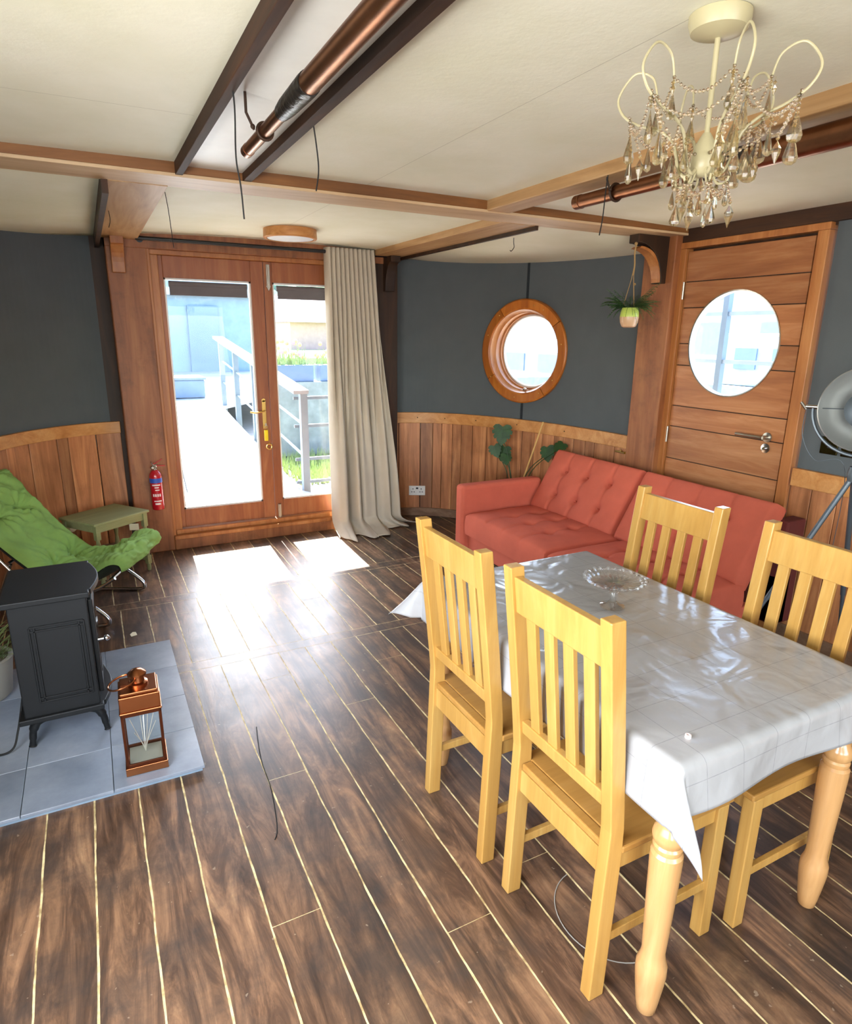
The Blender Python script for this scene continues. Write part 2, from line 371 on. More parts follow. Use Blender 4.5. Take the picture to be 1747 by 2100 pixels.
        if thick:
            t = o.modifiers.new('solid', 'SOLIDIFY'); t.thickness = thick; t.offset = 0
        if sub:
            t = o.modifiers.new('sub', 'SUBSURF'); t.levels = sub; t.render_levels = sub
        if bevel:
            t = o.modifiers.new('bevel', 'BEVEL'); t.width = bevel; t.segments = seg; t.limit_method = 'ANGLE'; t.angle_limit = math.radians(35)
        if kind: o['kind'] = kind
        return o
def thing(name, loc, label=None, cat=None, group=None, kind=None, local=False):
    o = bpy.data.objects.new(name, None); col.objects.link(o); o.location = loc; o.empty_display_size = .05
    if label: o['label'] = label
    if cat: o['category'] = cat
    if group: o['group'] = group
    if kind: o['kind'] = kind
    if local: o['_local'] = 1
    return o
def tag(o, label, cat, group=None):
    o['label'] = label; o['category'] = cat
    if group: o['group'] = group
    return o
def dup(root, loc, rz, label, group=None):
    r_ = root.copy(); col.objects.link(r_); r_.location = loc; r_.rotation_euler = (0, 0, rz); r_['label'] = label
    if group: r_['group'] = group
    for ch in list(root.children):
        c_ = ch.copy(); col.objects.link(c_); c_.parent = r_
        for g_ in list(ch.children):
            e_ = g_.copy(); col.objects.link(e_); e_.parent = c_
    return r_
def boolcut(o, cutter_mb):
    c_ = cutter_mb.build('cutter', o.data.materials[0])
    md = o.modifiers.new('b', 'BOOLEAN'); md.object = c_; md.operation = 'DIFFERENCE'; md.solver = 'EXACT'
    dg = bpy.context.evaluated_depsgraph_get(); me = bpy.data.meshes.new_from_object(o.evaluated_get(dg))
    o.modifiers.clear(); o.data = me; bpy.data.objects.remove(c_)
def spline(pts, n_=8, closed=False):
    pts = [Vector(p) for p in pts]; out = []; N = len(pts)
    rng = range(N) if closed else range(N-1)
    for i in rng:
        if closed: a, b_, c_, d_ = pts[i-1], pts[i], pts[(i+1) % N], pts[(i+2) % N]
        else: a, b_, c_, d_ = pts[max(i-1, 0)], pts[i], pts[i+1], pts[min(i+2, N-1)]
        for k in range(n_):
            t = k/n_; out.append(.5*((2*b_)+(c_-a)*t+(2*a-5*b_+4*c_-d_)*t*t+(3*b_-a-3*c_+d_)*t**3))
    if not closed: out.append(pts[-1])
    return out

# ------------------------------------------------------------------ room shell
XL, XR, YB, YF, ZC = -.89, 3.30, -4.0, 5.13, 2.25
def ell(cx, a, t): return (cx+a*math.cos(t), 3.2+1.93*math.sin(t))
def ellpath(cx, a, t0, t1, N=48):
    P_ = []; Q = []
    for i in range(N+1):
        t = t0+(t1-t0)*i/N; P_.append(ell(cx, a, t))
        nx, ny = -math.cos(t)/abs(a)*(1 if a > 0 else -1), -math.sin(t)/1.93; L = math.hypot(nx, ny); Q.append((nx/L, ny/L))
    return P_, Q
def arc_split(cx, a, t0, t1, widths):
    # angles at given running arc lengths
    N = 800; ts = [t0+(t1-t0)*i/N for i in range(N+1)]; acc = [0]
    for i in range(N):
        p, q = ell(cx, a, ts[i]), ell(cx, a, ts[i+1]); acc.append(acc[-1]+math.hypot(q[0]-p[0], q[1]-p[1]))
    out = []; s_ = 0; k = 0; i = 0
    while s_ < acc[-1]:
        wd = widths[k % len(widths)]; k += 1; e_ = min(s_+wd, acc[-1])
        j = min(range(len(acc)), key=lambda q_: abs(acc[q_]-s_)); j2 = min(range(len(acc)), key=lambda q_: abs(acc[q_]-e_))
        out.append((ts[j], ts[j2])); s_ = e_
    return out
MB().add([(XL-.3,YB-.2,0),(XR+.2,YB-.2,0),(XR+.2,5.2,0),(XL-.3,5.2,0)], [(0,1,2,3)]).build('floor', MT['floor'], thick=.0, kind='structure')
MB().box(XL-.3, XR+.2, YB-.2, 5.2, -.12, -.004).build('floor', MT['dark'], kind='structure')
def zc(x, y):
    k = min(1, max(0, (y-3.0)/.3)); q = ((x-1.23)/2.07)**2
    return ZC-(.02+.10*k)*q
ceil = MB().grid(lambda u_, v_: (XL-.1+(XR-XL+.2)*u_, YB-.1+(5.25-YB)*v_, zc(XL-.1+(XR-XL+.2)*u_, YB-.1+(5.25-YB)*v_)), 30, 60).build('ceiling', MT['ceil'], smooth=True, kind='structure')
tk = ceil.modifiers.new('s', 'SOLIDIFY'); tk.thickness = .06; tk.offset = 1
MB().box(XL-.3, XR+.3, YB-.2, 5.2, 2.36, 2.42).build('roof', MT['dark'], kind='structure')
# curved dark upper walls
PR, QR = ellpath(2.3, 1.0, PI/2, 0)
PLft, QL = ellpath(.16, -1.05, PI/2, 0)
wfr = MB().strip(PR, -.10, 0, .80, 2.36, QR).build('wall_front_right', MT['wall'], kind='structure')
MB().strip(PLft, -.10, 0, .80, 2.36, QL).build('wall_front_left', MT['wall'], kind='structure')
MB().strip(PR, -.10, -.002, -.05, .82, QR).build('wall_lower_right', MT['dark'], kind='structure')
MB().strip(PLft, -.10, -.002, -.05, .82, QL).build('wall_lower_left', MT['dark'], kind='structure')
def planks(cx, a, widths, off=.016):
    mb = MB()
    for t0, t1 in arc_split(cx, a, PI/2, 0, widths):
        g_ = .0022; dt = (t1-t0); s0, s1 = t0+dt*.02, t1-dt*.02
        P_, Q_ = ellpath(cx, a, s0, s1, 4); mb.strip(P_, 0, off, .03, .865 if a > 0 else .90, Q_)
    return mb
planks(2.3, 1.0, [.085,.20,.115,.082,.10,.082,.11,.135,.12,.10,.135,.12,.08,.12,.09,.10,.12]).build('trim_1', MT['panel'], kind='structure', bevel=.002, seg=1)
planks(.16, -1.05, [.17,.20,.08,.22,.19,.18,.15]).build('trim_2', MT['panel'], kind='structure', bevel=.003, seg=1)
MB().strip(PR, 0, .034, .852, .945, QR).build('trim_3', MT['rail'], kind='structure', bevel=.004)
MB().strip(PLft, 0, .034, .892, .975, QL).build('trim_4', MT['rail'], kind='structure', bevel=.004)
MB().strip(PR, 0, .03, 0, .075, QR).build('baseboard_right', MT['skirt'], kind='structure', bevel=.004)
MB().strip(PLft, 0, .03, 0, .075, QL).build('baseboard_left', MT['skirt'], kind='structure', bevel=.004)
MB().box(.10, .20, 5.125, 5.2, -.05, 2.36).build('wall_front_left', MT['dark'], kind='structure')  # filler strip; its dark colour stands in for the shadow gap beside the post
MB().box(2.26, 2.34, 5.125, 5.2, -.05, 2.36).build('wall_front_right', MT['dark'], kind='structure')
# dado screw heads
mb = MB()
for t in (.35, .62, .88, 1.1, 1.32):
    x, y = ell(2.3, 1.0, t); nx, ny = -math.cos(t), -math.sin(t)/1.93; L = math.hypot(nx, ny); nx /= L; ny /= L
    mb.sph((x+nx*.034, y+ny*.034, .90), .005, 8)
mb.build('trim_5', MT['dark'], kind='structure')
# batten seam above and below the porthole
tb = math.acos((3.12-2.3)/1.0)
Pq, Qq = ellpath(2.3, 1.0, tb-.006, tb+.006, 2); MB().strip(Pq, 0, .004, .94, 1.09, Qq).strip(Pq, 0, .004, 1.88, 2.3, Qq).build('trim_6', plain('seam_shadow', '20262a', .9), kind='structure')
# straight walls
MB().box(XR, XR+.1, YB, 2.05, .80, 2.36).build('wall_right', MT['wall'], kind='structure')
MB().box(XR+.004, XR+.1, YB, 2.05, -.05, .80).box(XR, XR+.1, 2.05, 3.2, 2.14, 2.36).box(XR, XR+.1, 2.98, 3.22, 0, 2.2).build('wall_right', MT['dark'], kind='structure')
mb = MB(); y = 2.06; k = 0
while y > YB:
    wd = [.118, .135, .12, .15, .11][k % 5]; mb.box(XR-.016, XR, y-wd+.002, y-.002, .03, .86); y -= wd; k += 1
mb.build('trim_7', MT['panel'], kind='structure', bevel=.002, seg=1)
MB().box(XR-.034, XR, YB, 2.055, .85, .945).build('trim_8', MT['rail'], kind='structure', bevel=.004)
MB().box(XR-.03, XR, YB, 2.055, 0, .075).build('baseboard_right', MT['skirt'], kind='structure', bevel=.004)
MB().box(XL-.1, XL, YB, -3.6, 0, 2.36).box(XL-.1, XL, -1.6, -.45, 0, 2.36).box(XL-.1, XL, 1.55, 3.2, 0, 2.36).box(XL-.1, XL, -3.6, 1.55, 0, .85).box(XL-.1, XL, -3.6, 1.55, 1.95, 2.36).build('wall_left', MT['wall'], kind='structure')
MB().box(XL-.1, 0.0, YB-.1, YB, 0, 2.36).box(2.6, XR+.1, YB-.1, YB, 0, 2.36).box(0, 2.6, YB-.1, YB, 0, .8).box(0, 2.6, YB-.1, YB, 2.1, 2.36).build('wall_back', MT['wall'], kind='structure')
# right wall head plate
MB().box(3.27, XR+.02, YB, 3.2, 2.155, 2.26).build('trim_9', MT['beamdark'], kind='structure', bevel=.004)
# posts
MB().box(.185, .44, 4.95, 5.15, 0, 2.2).build('trim_10', MT['post'], kind='structure', bevel=.008)
MB().box(2.04, 2.30, 4.95, 5.15, 0, 2.2).build('trim_11', MT['dark'], kind='structure', bevel=.008)
MB().box(3.22, 3.31, 2.965, 3.215, 0, 2.2).build('trim_12', MT['post'], kind='structure', bevel=.006)
# front header and door beam
MB().box(.185, 2.30, 4.94, 5.15, 2.14, 2.30).build('trim_13', MT['post'], kind='structure', bevel=.004)
MB().box(.44, 2.04, 4.95, 5.2, 0, .085).build('trim_14', MT['post'], kind='structure', bevel=.006)
# cross beam and long beams
MB().box(XL, XR, 2.93, 3.13, 2.206, 2.30).build('trim_15', wood('beam_face_shaded_oak', [(.2, '5e3a1c'), (.5, '85562c'), (.8, 'a5733f')], 'x', .5, vary=.05), kind='structure', bevel=.004)  # darker oak, the shade on the near face put into its colour
MB().box(XL, XR, 2.927, 3.135, 2.193, 2.206).build('trim_27', wood('beam_soffit_lit_board', [(.2, 'b8926a'), (.5, 'd4b48c'), (.8, 'e6cca8')], 'x', .5, vary=.05), kind='structure', bevel=.002)  # underside board; light bounced off the floor is put into its pale colour
MB().box(.392, .42, YB, 2.94, 2.2, 2.30).build('trim_16', MT['beamdark'], kind='structure', bevel=.002)
MB().box(.655, .69, YB, 2.94, 2.205, 2.30).build('trim_17', MT['beamdark'], kind='structure', bevel=.002)
MB().box(.42, .655, YB, 2.94, 2.235, 2.30).build('ceiling_strip', plain('white_gloss_paint', 'dedbd2', .4, var=.05, bumps=(6, .3, .004)), kind='structure')
MB().box(1.85, 1.985, YB, 2.94, 2.2, 2.30).build('trim_18', MT['beamy'], kind='structure', bevel=.005)
MB().box(.155, .385, 3.12, 4.96, 2.19, 2.30).build('trim_19', MT['beamy'], kind='structure', bevel=.003)
MB().box(.13, .155, 3.12, 5.1, 2.14, 2.30).build('trim_20', MT['dark'], kind='structure')
MB().box(2.07, 2.29, 3.12, 4.96, 2.19, 2.30).build('trim_21', MT['beamy'], kind='structure', bevel=.003)
MB().box(2.29, 2.31, 3.12, 5.1, 2.17, 2.30).build('trim_22', MT['dark'], kind='structure')
# knees (brackets)
def knee(name, fn, d0, d1, mat, L, H, th):
    out = [(0, 0), (L, 0), (L, -.05)]
    for i in range(9):
        t = PI/2*i/8; out.append((L-.02-(L-.02-th)*math.sin(t), -.05-(H-.05)*(1-math.cos(t))*1.0))
    out += [(0, -H)]
    return MB().prism(out, fn, d0, d1).build(name, mat, kind='structure', bevel=.004)
knee('trim_23', lambda a, b_, d: (d, 4.95-a, 2.195+b_), .215, .295, MT['frame'], .13, .22, .05)
knee('trim_24', lambda a, b_, d: (d, 4.95-a, 2.195+b_), 2.17, 2.25, MT['dark'], .16, .26, .05)
knee('trim_25', lambda a, b_, d: (3.24-a, d, 2.195+b_), 3.02, 3.10, MT['dark'], .27, .27, .06)
def kneeface():
    mb = MB(); pts = [(3.24-.25+.02, 2.12)]
    P_ = []
    for i in range(13):
        t = PI/2*i/12; P_.append((3.24-.25+(.19)*math.sin(t), 2.115-.185*(1-math.cos(t))))
    vs = []; fs = []
    for x, z in P_:
        vs += [(x-.004, 3.025, z-.0), (x-.004, 3.095, z), (x+.012, 3.095, z+.012), (x+.012, 3.025, z+.012)]
    for i in range(12):
        for k in range(4): k2 = (k+1) % 4; fs.append((i*4+k, i*4+k2, i*4+4+k2, i*4+4+k))
    fs += [(0,1,2,3), (48,49,50,51)]
    return mb.add(vs, fs).build('trim_26', MT['frame'], kind='structure')
kneeface()

# ------------------------------------------------------------------ French door (door_1)
door = thing('door_1', (1.235, 5.04, .085), kind='structure')
YD = 5.035
mb = MB().box(.442, .505, 4.985, 5.12, .085, 2.1095).box(1.965, 2.04, 4.985, 5.12, .085, 2.1095).box(.442, 2.04, 4.985, 5.12, 2.11, 2.15)
mb.box(.425, .455, 4.955, 4.984, .085, 2.1445).box(.425, 2.05, 4.955, 4.984, 2.145, 2.175)
mb.build('door_frame', MT['frame'], door, bevel=.004)
MB().box(.44, 2.04, 4.93, 5.12, .085, .115).box(.46, 2.02, 4.97, 5.12, .115, .15).build('threshold', MT['frame'], door, bevel=.004)
def leaf(x0, x1, gx0, gx1):
    y0, y1 = 5.01, 5.065
    m_ = MB().box(x0, gx0, y0, y1, .155, 2.11).box(gx1, x1, y0, y1, .155, 2.11).box(gx0, gx1, y0, y1, 1.965, 2.11).box(gx0, gx1, y0, y1, .155, .295)
    lf = m_.build('door_leaf', MT['leaf'], door, bevel=.003)
    b_ = MB()
    for (a, c_, z0, z1) in ((gx0, gx0+.012, .295, 1.965), (gx1-.012, gx1, .295, 1.965), (gx0, gx1, .295, .307), (gx0, gx1, 1.953, 1.965)):
        b_.box(a, c_, y0+.012, y1-.012, z0, z1)
    b_.build('glazing_bead', MT['white'], lf)
    MB().box(gx0+.01, gx1-.01, 5.035, 5.039, .303, 1.957).build('glass_pane', MT['glass'], lf)
    bl = MB(); bl.tube([(gx0+.03, 5.012, 1.925), (gx1-.03, 5.012, 1.925)], .021, 14); bl.box(gx0+.032, gx1-.032, 4.996, 5.0, 1.86, 1.925)
    bl.box(gx0+.032, gx1-.032, 4.993, 5.003, 1.85, 1.862)
    bl.build('roller_blind', MT['blind'], lf, smooth=True)
    return lf
lf1 = leaf(.505, 1.228, .535, 1.135); lf2 = leaf(1.232, 1.965, 1.295, 1.90)
for z0, z1 in ((1.94, 2.09), (.13, .26)):
    bo = MB().box(1.252, 1.276, 5.0, 5.012, z0, z1).tube([(1.264, 4.996, z0-.02), (1.264, 4.996, z1+.0)], .006, 8)
    bo.prism([(1.247, z0), (1.281, z0), (1.264, z0-.035)], lambda a, b_, d: (a, d, b_), 5.0, 5.012)
    bo.build('bolt', MT['steel'], lf2, bevel=.001)
hd = MB().box(1.165, 1.195, 5.002, 5.012, .88, 1.10)
hd.lathe([(.015, 0), (.015, .01)], mat=Matrix.Translation((1.18, 5.012, 1.10)) @ Matrix.Rotation(PI/2, 4, 'X'), seg=16)
hd.build('handle_plate', MT['brass'], lf1, bevel=.002)
MB().tube(spline([(1.18, 5.0, 1.02), (1.178, 4.965, 1.02), (1.15, 4.955, 1.018), (1.10, 4.958, 1.012), (1.065, 4.965, 1.018)], 6), .007, 10).build('lever', MT['brass'], lf1, smooth=True)
# keys hanging in the lock
ky = thing('key_fob', (1.185, 4.97, .92), 'bunch of keys with yellow tag hanging in the lock of the glazed double door', 'keys')
MB().box(1.176, 1.184, 4.968, 5.0, .905, .925).tube([(1.18+.012*math.cos(t), 4.968, .90+.012*math.sin(t)) for t in [i*PI/6 for i in range(12)]], .0015, 6, closed=True).build('key', MT['steel'], ky)
MB().box(1.162, 1.190, 4.958, 4.968, .79, .875).build('yellow_tag', MT['yellow'], ky, bevel=.003)['label'] = 'yellow plastic tag'
MB().tube([(1.196+.02*math.cos(t), 4.96, .745+.02*math.sin(t)) for t in [i*PI/8 for i in range(16)]], .006, 8, closed=True).tube([(1.19, 4.965, .90), (1.196, 4.96, .77)], .0015, 6).build('ring', MT['brass'], ky, smooth=True)

# ------------------------------------------------------------------ boarded cabin door (door_2)
d2r = thing('door_2', (3.3, 2.55, 0), kind='structure')
fr_ = MB().box(3.265, 3.34, 2.925, 2.968, 0, 2.1195).box(3.265, 3.34, 2.065, 2.125, 0, 2.1195).box(3.265, 3.34, 2.065, 2.968, 2.12, 2.1545)
fr_.build('door_frame', MT['frame'], d2r, bevel=.003)
MB().box(3.325, 3.33, 2.10, 2.95, 0, 2.14).build('rebate', MT['dark'], d2r)
lm = MB(); zs = [0.02, .20, .42, .64, .855, 1.06, 1.19, 1.44, 1.57, 1.78, 1.93, 2.105]
for a, c_ in zip(zs, zs[1:]): lm.box(3.285, 3.325, 2.142, 2.92, a+.003, c_-.003)
lfo = lm.build('door_leaf', MT['boards'], d2r)
bk = MB().box(3.292, 3.322, 2.144, 2.918, .03, 2.10).build('door_core', MT['dark'], d2r)
cut = lambda: MB().lathe([(.295, -.2), (.295, .2)], mat=Matrix.Translation((3.3, 2.545, 1.572)) @ Matrix.Rotation(PI/2, 4, 'Y'), seg=64)
boolcut(lfo, cut()); boolcut(bk, cut())
rb = [o for o in d2r.children if o.name.startswith('rebate')][0]; boolcut(rb, cut())
mr = Matrix.Translation((3.3, 2.545, 1.572)) @ Matrix.Rotation(PI/2, 4, 'Y')
MB().lathe([(.291, -.017), (.298, -.019), (.300, -.014), (.300, .03), (.291, .03), (.291, -.017)], mat=mr, seg=64, cap=False).build('window_trim', MT['steel'], d2r, smooth=True)
MB().lathe([(.289, .008), (.289, .012)], mat=mr, seg=64).build('glass_pane', MT['glass'], d2r)
for z0, z1 in ((1.83, 1.93), (.955, 1.055)):
    MB().tube([(3.275, 2.925, z0), (3.275, 2.925, z1)], .008, 10).build('hinge', MT['steel'], d2r, smooth=True)
mh = Matrix.Translation((3.284, 2.235, 1.08)) @ Matrix.Rotation(-PI/2, 4, 'Y')
hh = MB().lathe([(.027, 0), (.027, .006), (.012, .008), (.010, .045)], mat=mh, seg=24).tube([(3.24, 2.235, 1.08), (3.238, 2.25, 1.08), (3.238, 2.40, 1.082)], .0095, 12)
hh.build('handle', MT['steel'], d2r, smooth=True)
MB().lathe([(.026, 0), (.026, .006), (.010, .008), (.008, .022)], mat=Matrix.Translation((3.284, 2.235, 1.02)) @ Matrix.Rotation(-PI/2, 4, 'Y'), seg=24).build('lock', MT['chrome'], d2r, smooth=True)

# ------------------------------------------------------------------ round porthole (window_1)
tp = math.acos((3.122-2.3)/1.0); px, py = ell(2.3, 1.0, tp); nx, ny = -math.cos(tp), -math.sin(tp)/1.93; L = math.hypot(nx, ny); nx /= L; ny /= L
mw = Matrix(((-ny, 0, nx, px), (nx, 0, ny, py), (0, 1, 0, 1.483), (0, 0, 0, 1)))   # local z = into the room
boolcut(wfr, MB().lathe([(.33, -.5), (.33, .5)], mat=mw, seg=64))
win = thing('window_1', (px, py, 1.483), kind='structure')
# ring built from four shaped segments
mb = MB()
for q in range(4):
    a0 = math.radians(35+90*q+.4); a1 = math.radians(125+90*q-.4); N = 20; vs = []; fs = []
    sec = [(.325, .0), (.325, .046), (.333, .052), (.392, .052), (.402, .045), (.402, -.035), (.36, -.03)]
    for i in range(N+1):
        t = a0+(a1-a0)*i/N
        for r_, z_ in sec: vs.append(mw @ Vector((r_*math.cos(t), r_*math.sin(t), z_)))
    K = len(sec)
    for i in range(N):
        for k in range(K): k2 = (k+1) % K; fs.append((i*K+k, i*K+k2, (i+1)*K+k2, (i+1)*K+k))
    fs += [tuple(range(K)), tuple(N*K+k for k in range(K))]; mb.add(vs, fs)
mb.build('window_frame', MT['ring'], win, smooth=True, angle=25)
MB().lathe([(.322, .04), (.312, .0), (.300, -.012), (.300, -.06), (.288, -.065), (.288, -.11), (.335, -.11), (.335, .04), (.322, .04)], mat=mw, seg=64, cap=False).build('window_lining', MT['frame'], win, smooth=True)
MB().lathe([(.288, -.095), (.276, -.09), (.270, -.098), (.270, -.112), (.288, -.112), (.288, -.095)], mat=mw, seg=64, cap=False).build('seal', MT['white'], win, smooth=True)
MB().lathe([(.277, -.104), (.277, -.100)], mat=mw, seg=64).build('glass_pane', MT['glass'], win)
mb = MB()
for k, dgr in enumerate((10, 60, 75, 130, 160, 215, 262, 300, 325)):
    t = math.radians(dgr); p = mw @ Vector((.362*math.cos(t), .362*math.sin(t), .052)); mb.sph(p, .005, 8)
mb.build('screw', MT['brass'], win)
p0 = mw @ Vector((.0, -.30, -.02)); MB().sph(p0, .016, 12).tube([p0, mw @ Vector((.03, -.29, .02))], .006, 8).build('catch', MT['chrome'], win, smooth=True)

# ------------------------------------------------------------------ curtain and rail
rod = thing('curtain_rail', (.4, 4.885, 2.19), 'long black curtain rail above the glazed double door', 'curtain rail')
MB().tube([(.37, 4.885, 2.195), (2.24, 4.885, 2.195)], .013, 12).build('pole', MT['black'], rod, smooth=True)
for x in (.40, 2.2):
    MB().tube([(x, 4.885, 2.195), (x, 4.94, 2.195)], .008, 8).lathe([(.022, 0), (.022, .006)], mat=Matrix.Translation((x, 4.942, 2.195)) @ Matrix.Rotation(PI/2, 4, 'X'), seg=16).build('bracket', MT['black'], rod, smooth=True)
def curt(u_, v_):
    b_ = min(1, max(0, (v_-.12)/.65)); b_ = b_*b_*(3-2*b_)
    xl = 1.665+.012*v_; xr = 2.07+.17*v_+.03*b_
    p1 = 2*PI*11.5*u_
    w_ = u_+.030*math.sin(2*PI*2.1*u_+.6)+.02*math.sin(2*PI*4.7*u_)
    p2 = 2*PI*4.6*w_+.4+.5*b_*u_
    y = 4.885-.015*v_+(1-b_)*.042*math.sin(p1)+b_*(.066*math.sin(p2)+.022*math.sin(2*PI*10.5*w_+1.1))+.016*b_*noise.noise(Vector((u_*7, v_*3, 2)))
    x = xl+(xr-xl)*u_+(1-b_)*.010*math.cos(p1)+b_*.022*math.cos(p2)
    z = 2.225*(1-v_/.90)
    if v_ > .86:
        q = (v_-.86)/.14; sp_ = max(0, u_-.55)/.45; fr_ = 1-.75*sp_
        wv = math.sin(2*PI*4.6*w_+2.0)
        y -= (.20*q*q+.05*q)*fr_+.045*q*q*wv*fr_; x += q*q*(.20*sp_+.03*math.sin(2*PI*3.1*u_))-.035*q*q*(1-u_)
        y += .08*q*q*sp_
        z = .0989*(1-q)**1.4*(1-.1*q)+.010+.030*q*(1-q)*(1+wv)+.012*q*abs(noise.noise(Vector((u_*16, q*4, 5))))
    return (x, y, max(z, .005))
cu = MB().grid(curt, 260, 130).build('curtain', MT['curtain'], smooth=True, thick=.004, angle=180)
tag(cu, 'long grey-beige curtain gathered at the right of the double door, puddling on the floor', 'curtain')

# ------------------------------------------------------------------ ceiling lamp
lp = thing('ceiling_light', (1.30, 4.42, 2.24), 'round wooden-rimmed flush ceiling light in front of the glazed doors', 'ceiling light')
MB().lathe([(.170, .012), (.172, -.04), (.167, -.046), (.150, -.046)], (1.262, 4.37, 2.237), 48, cap=False).build('rim', MT['rail'], lp, smooth=True)
MB().lathe([(.160, .01), (.157, -.036), (.147, -.044), (.001, -.046)], (1.262, 4.37, 2.237), 48).build('diffuser', MT['diffuser'], lp, smooth=True)
# ------------------------------------------------------------------ copper exhaust pipes
def pipe(x, y0, y1, ys0, ys1, z, label, side, q=1.0):
    t = thing('copper_pipe', (x, y1, z), label, 'pipe')
    MB().tube([(x, YB, z), (x, ys0, z)], .037*q, 24).build('pipe', MT['copper'], t, smooth=True)
    MB().tube([(x, ys1, z), (x, y1, z)], .026*q, 24).lathe([(.028*q, 0), (.028*q, .035)], mat=Matrix.Translation((x, y1-.02, z)) @ Matrix.Rotation(-PI/2, 4, 'X'), seg=24).build('tail_pipe', MT['copper'], t, smooth=True)
    MB().tube([(x, ys0-.02, z), (x, ys0, z), (x, ys1-.02, z), (x, ys1+.03, z)], [.040*q, .041*q, .036*q, .030*q], 24).build('sleeve', MT['lagging'], t, smooth=True)
    yc = y1-.22
    c_ = MB().tube([(x+.031*q*math.cos(a), yc, z+.031*q*math.sin(a)) for a in [i*PI/10 for i in range(20)]], .005, 8, closed=True)
    c_.tube([(x-side*.03, yc, z), (x-side*.05, yc, z+.04), (x-side*.05, yc, 2.235)], .004, 8)
    c_.sph((x-side*.035, yc-.006, z+.006), .007, 8)
    c_.build('clip', MT['dark'], t, smooth=True)
    return t
pipe(.515, 0, 2.21, 1.60, 1.78, 2.145, 'copper pipe with dark sleeve under the white strip between two beams, left of the chandelier', 1, .68)
pipe(1.92, 0, 2.32, 1.52, 1.70, 2.15, 'copper pipe with black sleeve below the right beam, behind the chandelier', 1)

# ------------------------------------------------------------------ loose wires hanging from the ceiling
def wire(pts, label, r_=.0022):
    o = MB().tube(spline(pts, 6), r_, 6).build('hanging_wire', MT['rubber'], smooth=True)
    return tag(o, label, 'wire', 'loose wires hanging from the ceiling')
wire([(.405, 1.89, 2.25), (.415, 1.9, 2.17), (.412, 1.905, 2.05), (.42, 1.905, 1.98), (.425, 1.91, 1.90)], 'thin black wire hanging from the left beam in front of the double door')
wire([(.685, 2.09, 2.24), (.70, 2.10, 2.16), (.705, 2.1, 2.09), (.695, 2.1, 2.03)], 'short thin black wire hanging right of the copper pipe end')
wire([(1.86, 2.08, 2.25), (1.85, 2.08, 2.15), (1.845, 2.08, 2.05), (1.835, 2.08, 1.985)], 'thin black wire hanging left of the chandelier over the red sofa')
wire([(.41, 3.47, 2.25), (.42, 3.47, 2.16), (.425, 3.47, 2.08), (.43, 3.47, 1.99)], 'thin wire hanging by the left beam behind the cross beam', .0018)
wire([(.16, 3.87, 2.25), (.178, 3.87, 2.21), (.185, 3.87, 2.15), (.175, 3.87, 2.11)], 'short curved wire on the wide pale beam above the left bracket', .0018)
wire([(2.50, 3.63, 2.24), (2.50, 3.63, 2.18), (2.505, 3.63, 2.15), (2.485, 3.63, 2.125), (2.475, 3.63, 2.13)], 'short wire with a hooked end by the corner above the porthole')
# ------------------------------------------------------------------ dining table
TX0, TX1, TY0, TY1, TZ = 1.0, 1.74, .765, 1.90, .745
tb_ = thing('dining_table', (1.37, 1.33, 0), 'pine dining table with turned legs under a white wipe-clean cloth', 'table')
MB().box(TX0, TX1, TY0, TY1, TZ-.025, TZ).build('tabletop', MT['tleg'], tb_, bevel=.005)
MB().box(TX0+.06, TX1-.06, TY0+.05, TY0+.07, TZ-.115, TZ-.025).box(TX0+.06, TX1-.06, TY1-.07, TY1-.05, TZ-.115, TZ-.025).box(TX0+.05, TX0+.07, TY0+.06, TY1-.06, TZ-.115, TZ-.025).box(TX1-.07, TX1-.05, TY0+.06, TY1-.06, TZ-.115, TZ-.025).build('apron', MT['tleg'], tb_, bevel=.002)
prof = [(.020, 0), (.023, .004), (.027, .03), (.034, .09), (.037, .125), (.036, .15), (.029, .172), (.0275, .19), (.0305, .26), (.0345, .38), (.0365, .455),
        (.036, .472), (.031, .480), (.0335, .487), (.0335, .494), (.030, .500), (.036, .510), (.0375, .522), (.034, .535), (.027, .545), (.024, .556), (.029, .570), (.036, .588), (.037, .602), (.032, .618), (.030, .63)]
for x, y in ((1.048, .80), (1.702, .81), (1.048, 1.85), (1.69, 1.85)):
    MB().lathe(prof, (x, y, 0), 28).box(x-.034, x+.034, y-.034, y+.034, .63, TZ-.025).build('leg', MT['tleg'], tb_, smooth=True, angle=30)
OL, OR, ON, OF = .16, .16, .125, .175
W_, D_ = TX1-TX0, TY1-TY0
def clothxy(u_, v_):
    s_ = -OL+u_*(W_+OL+OR); t = -ON+v_*(D_+ON+OF); return s_, t
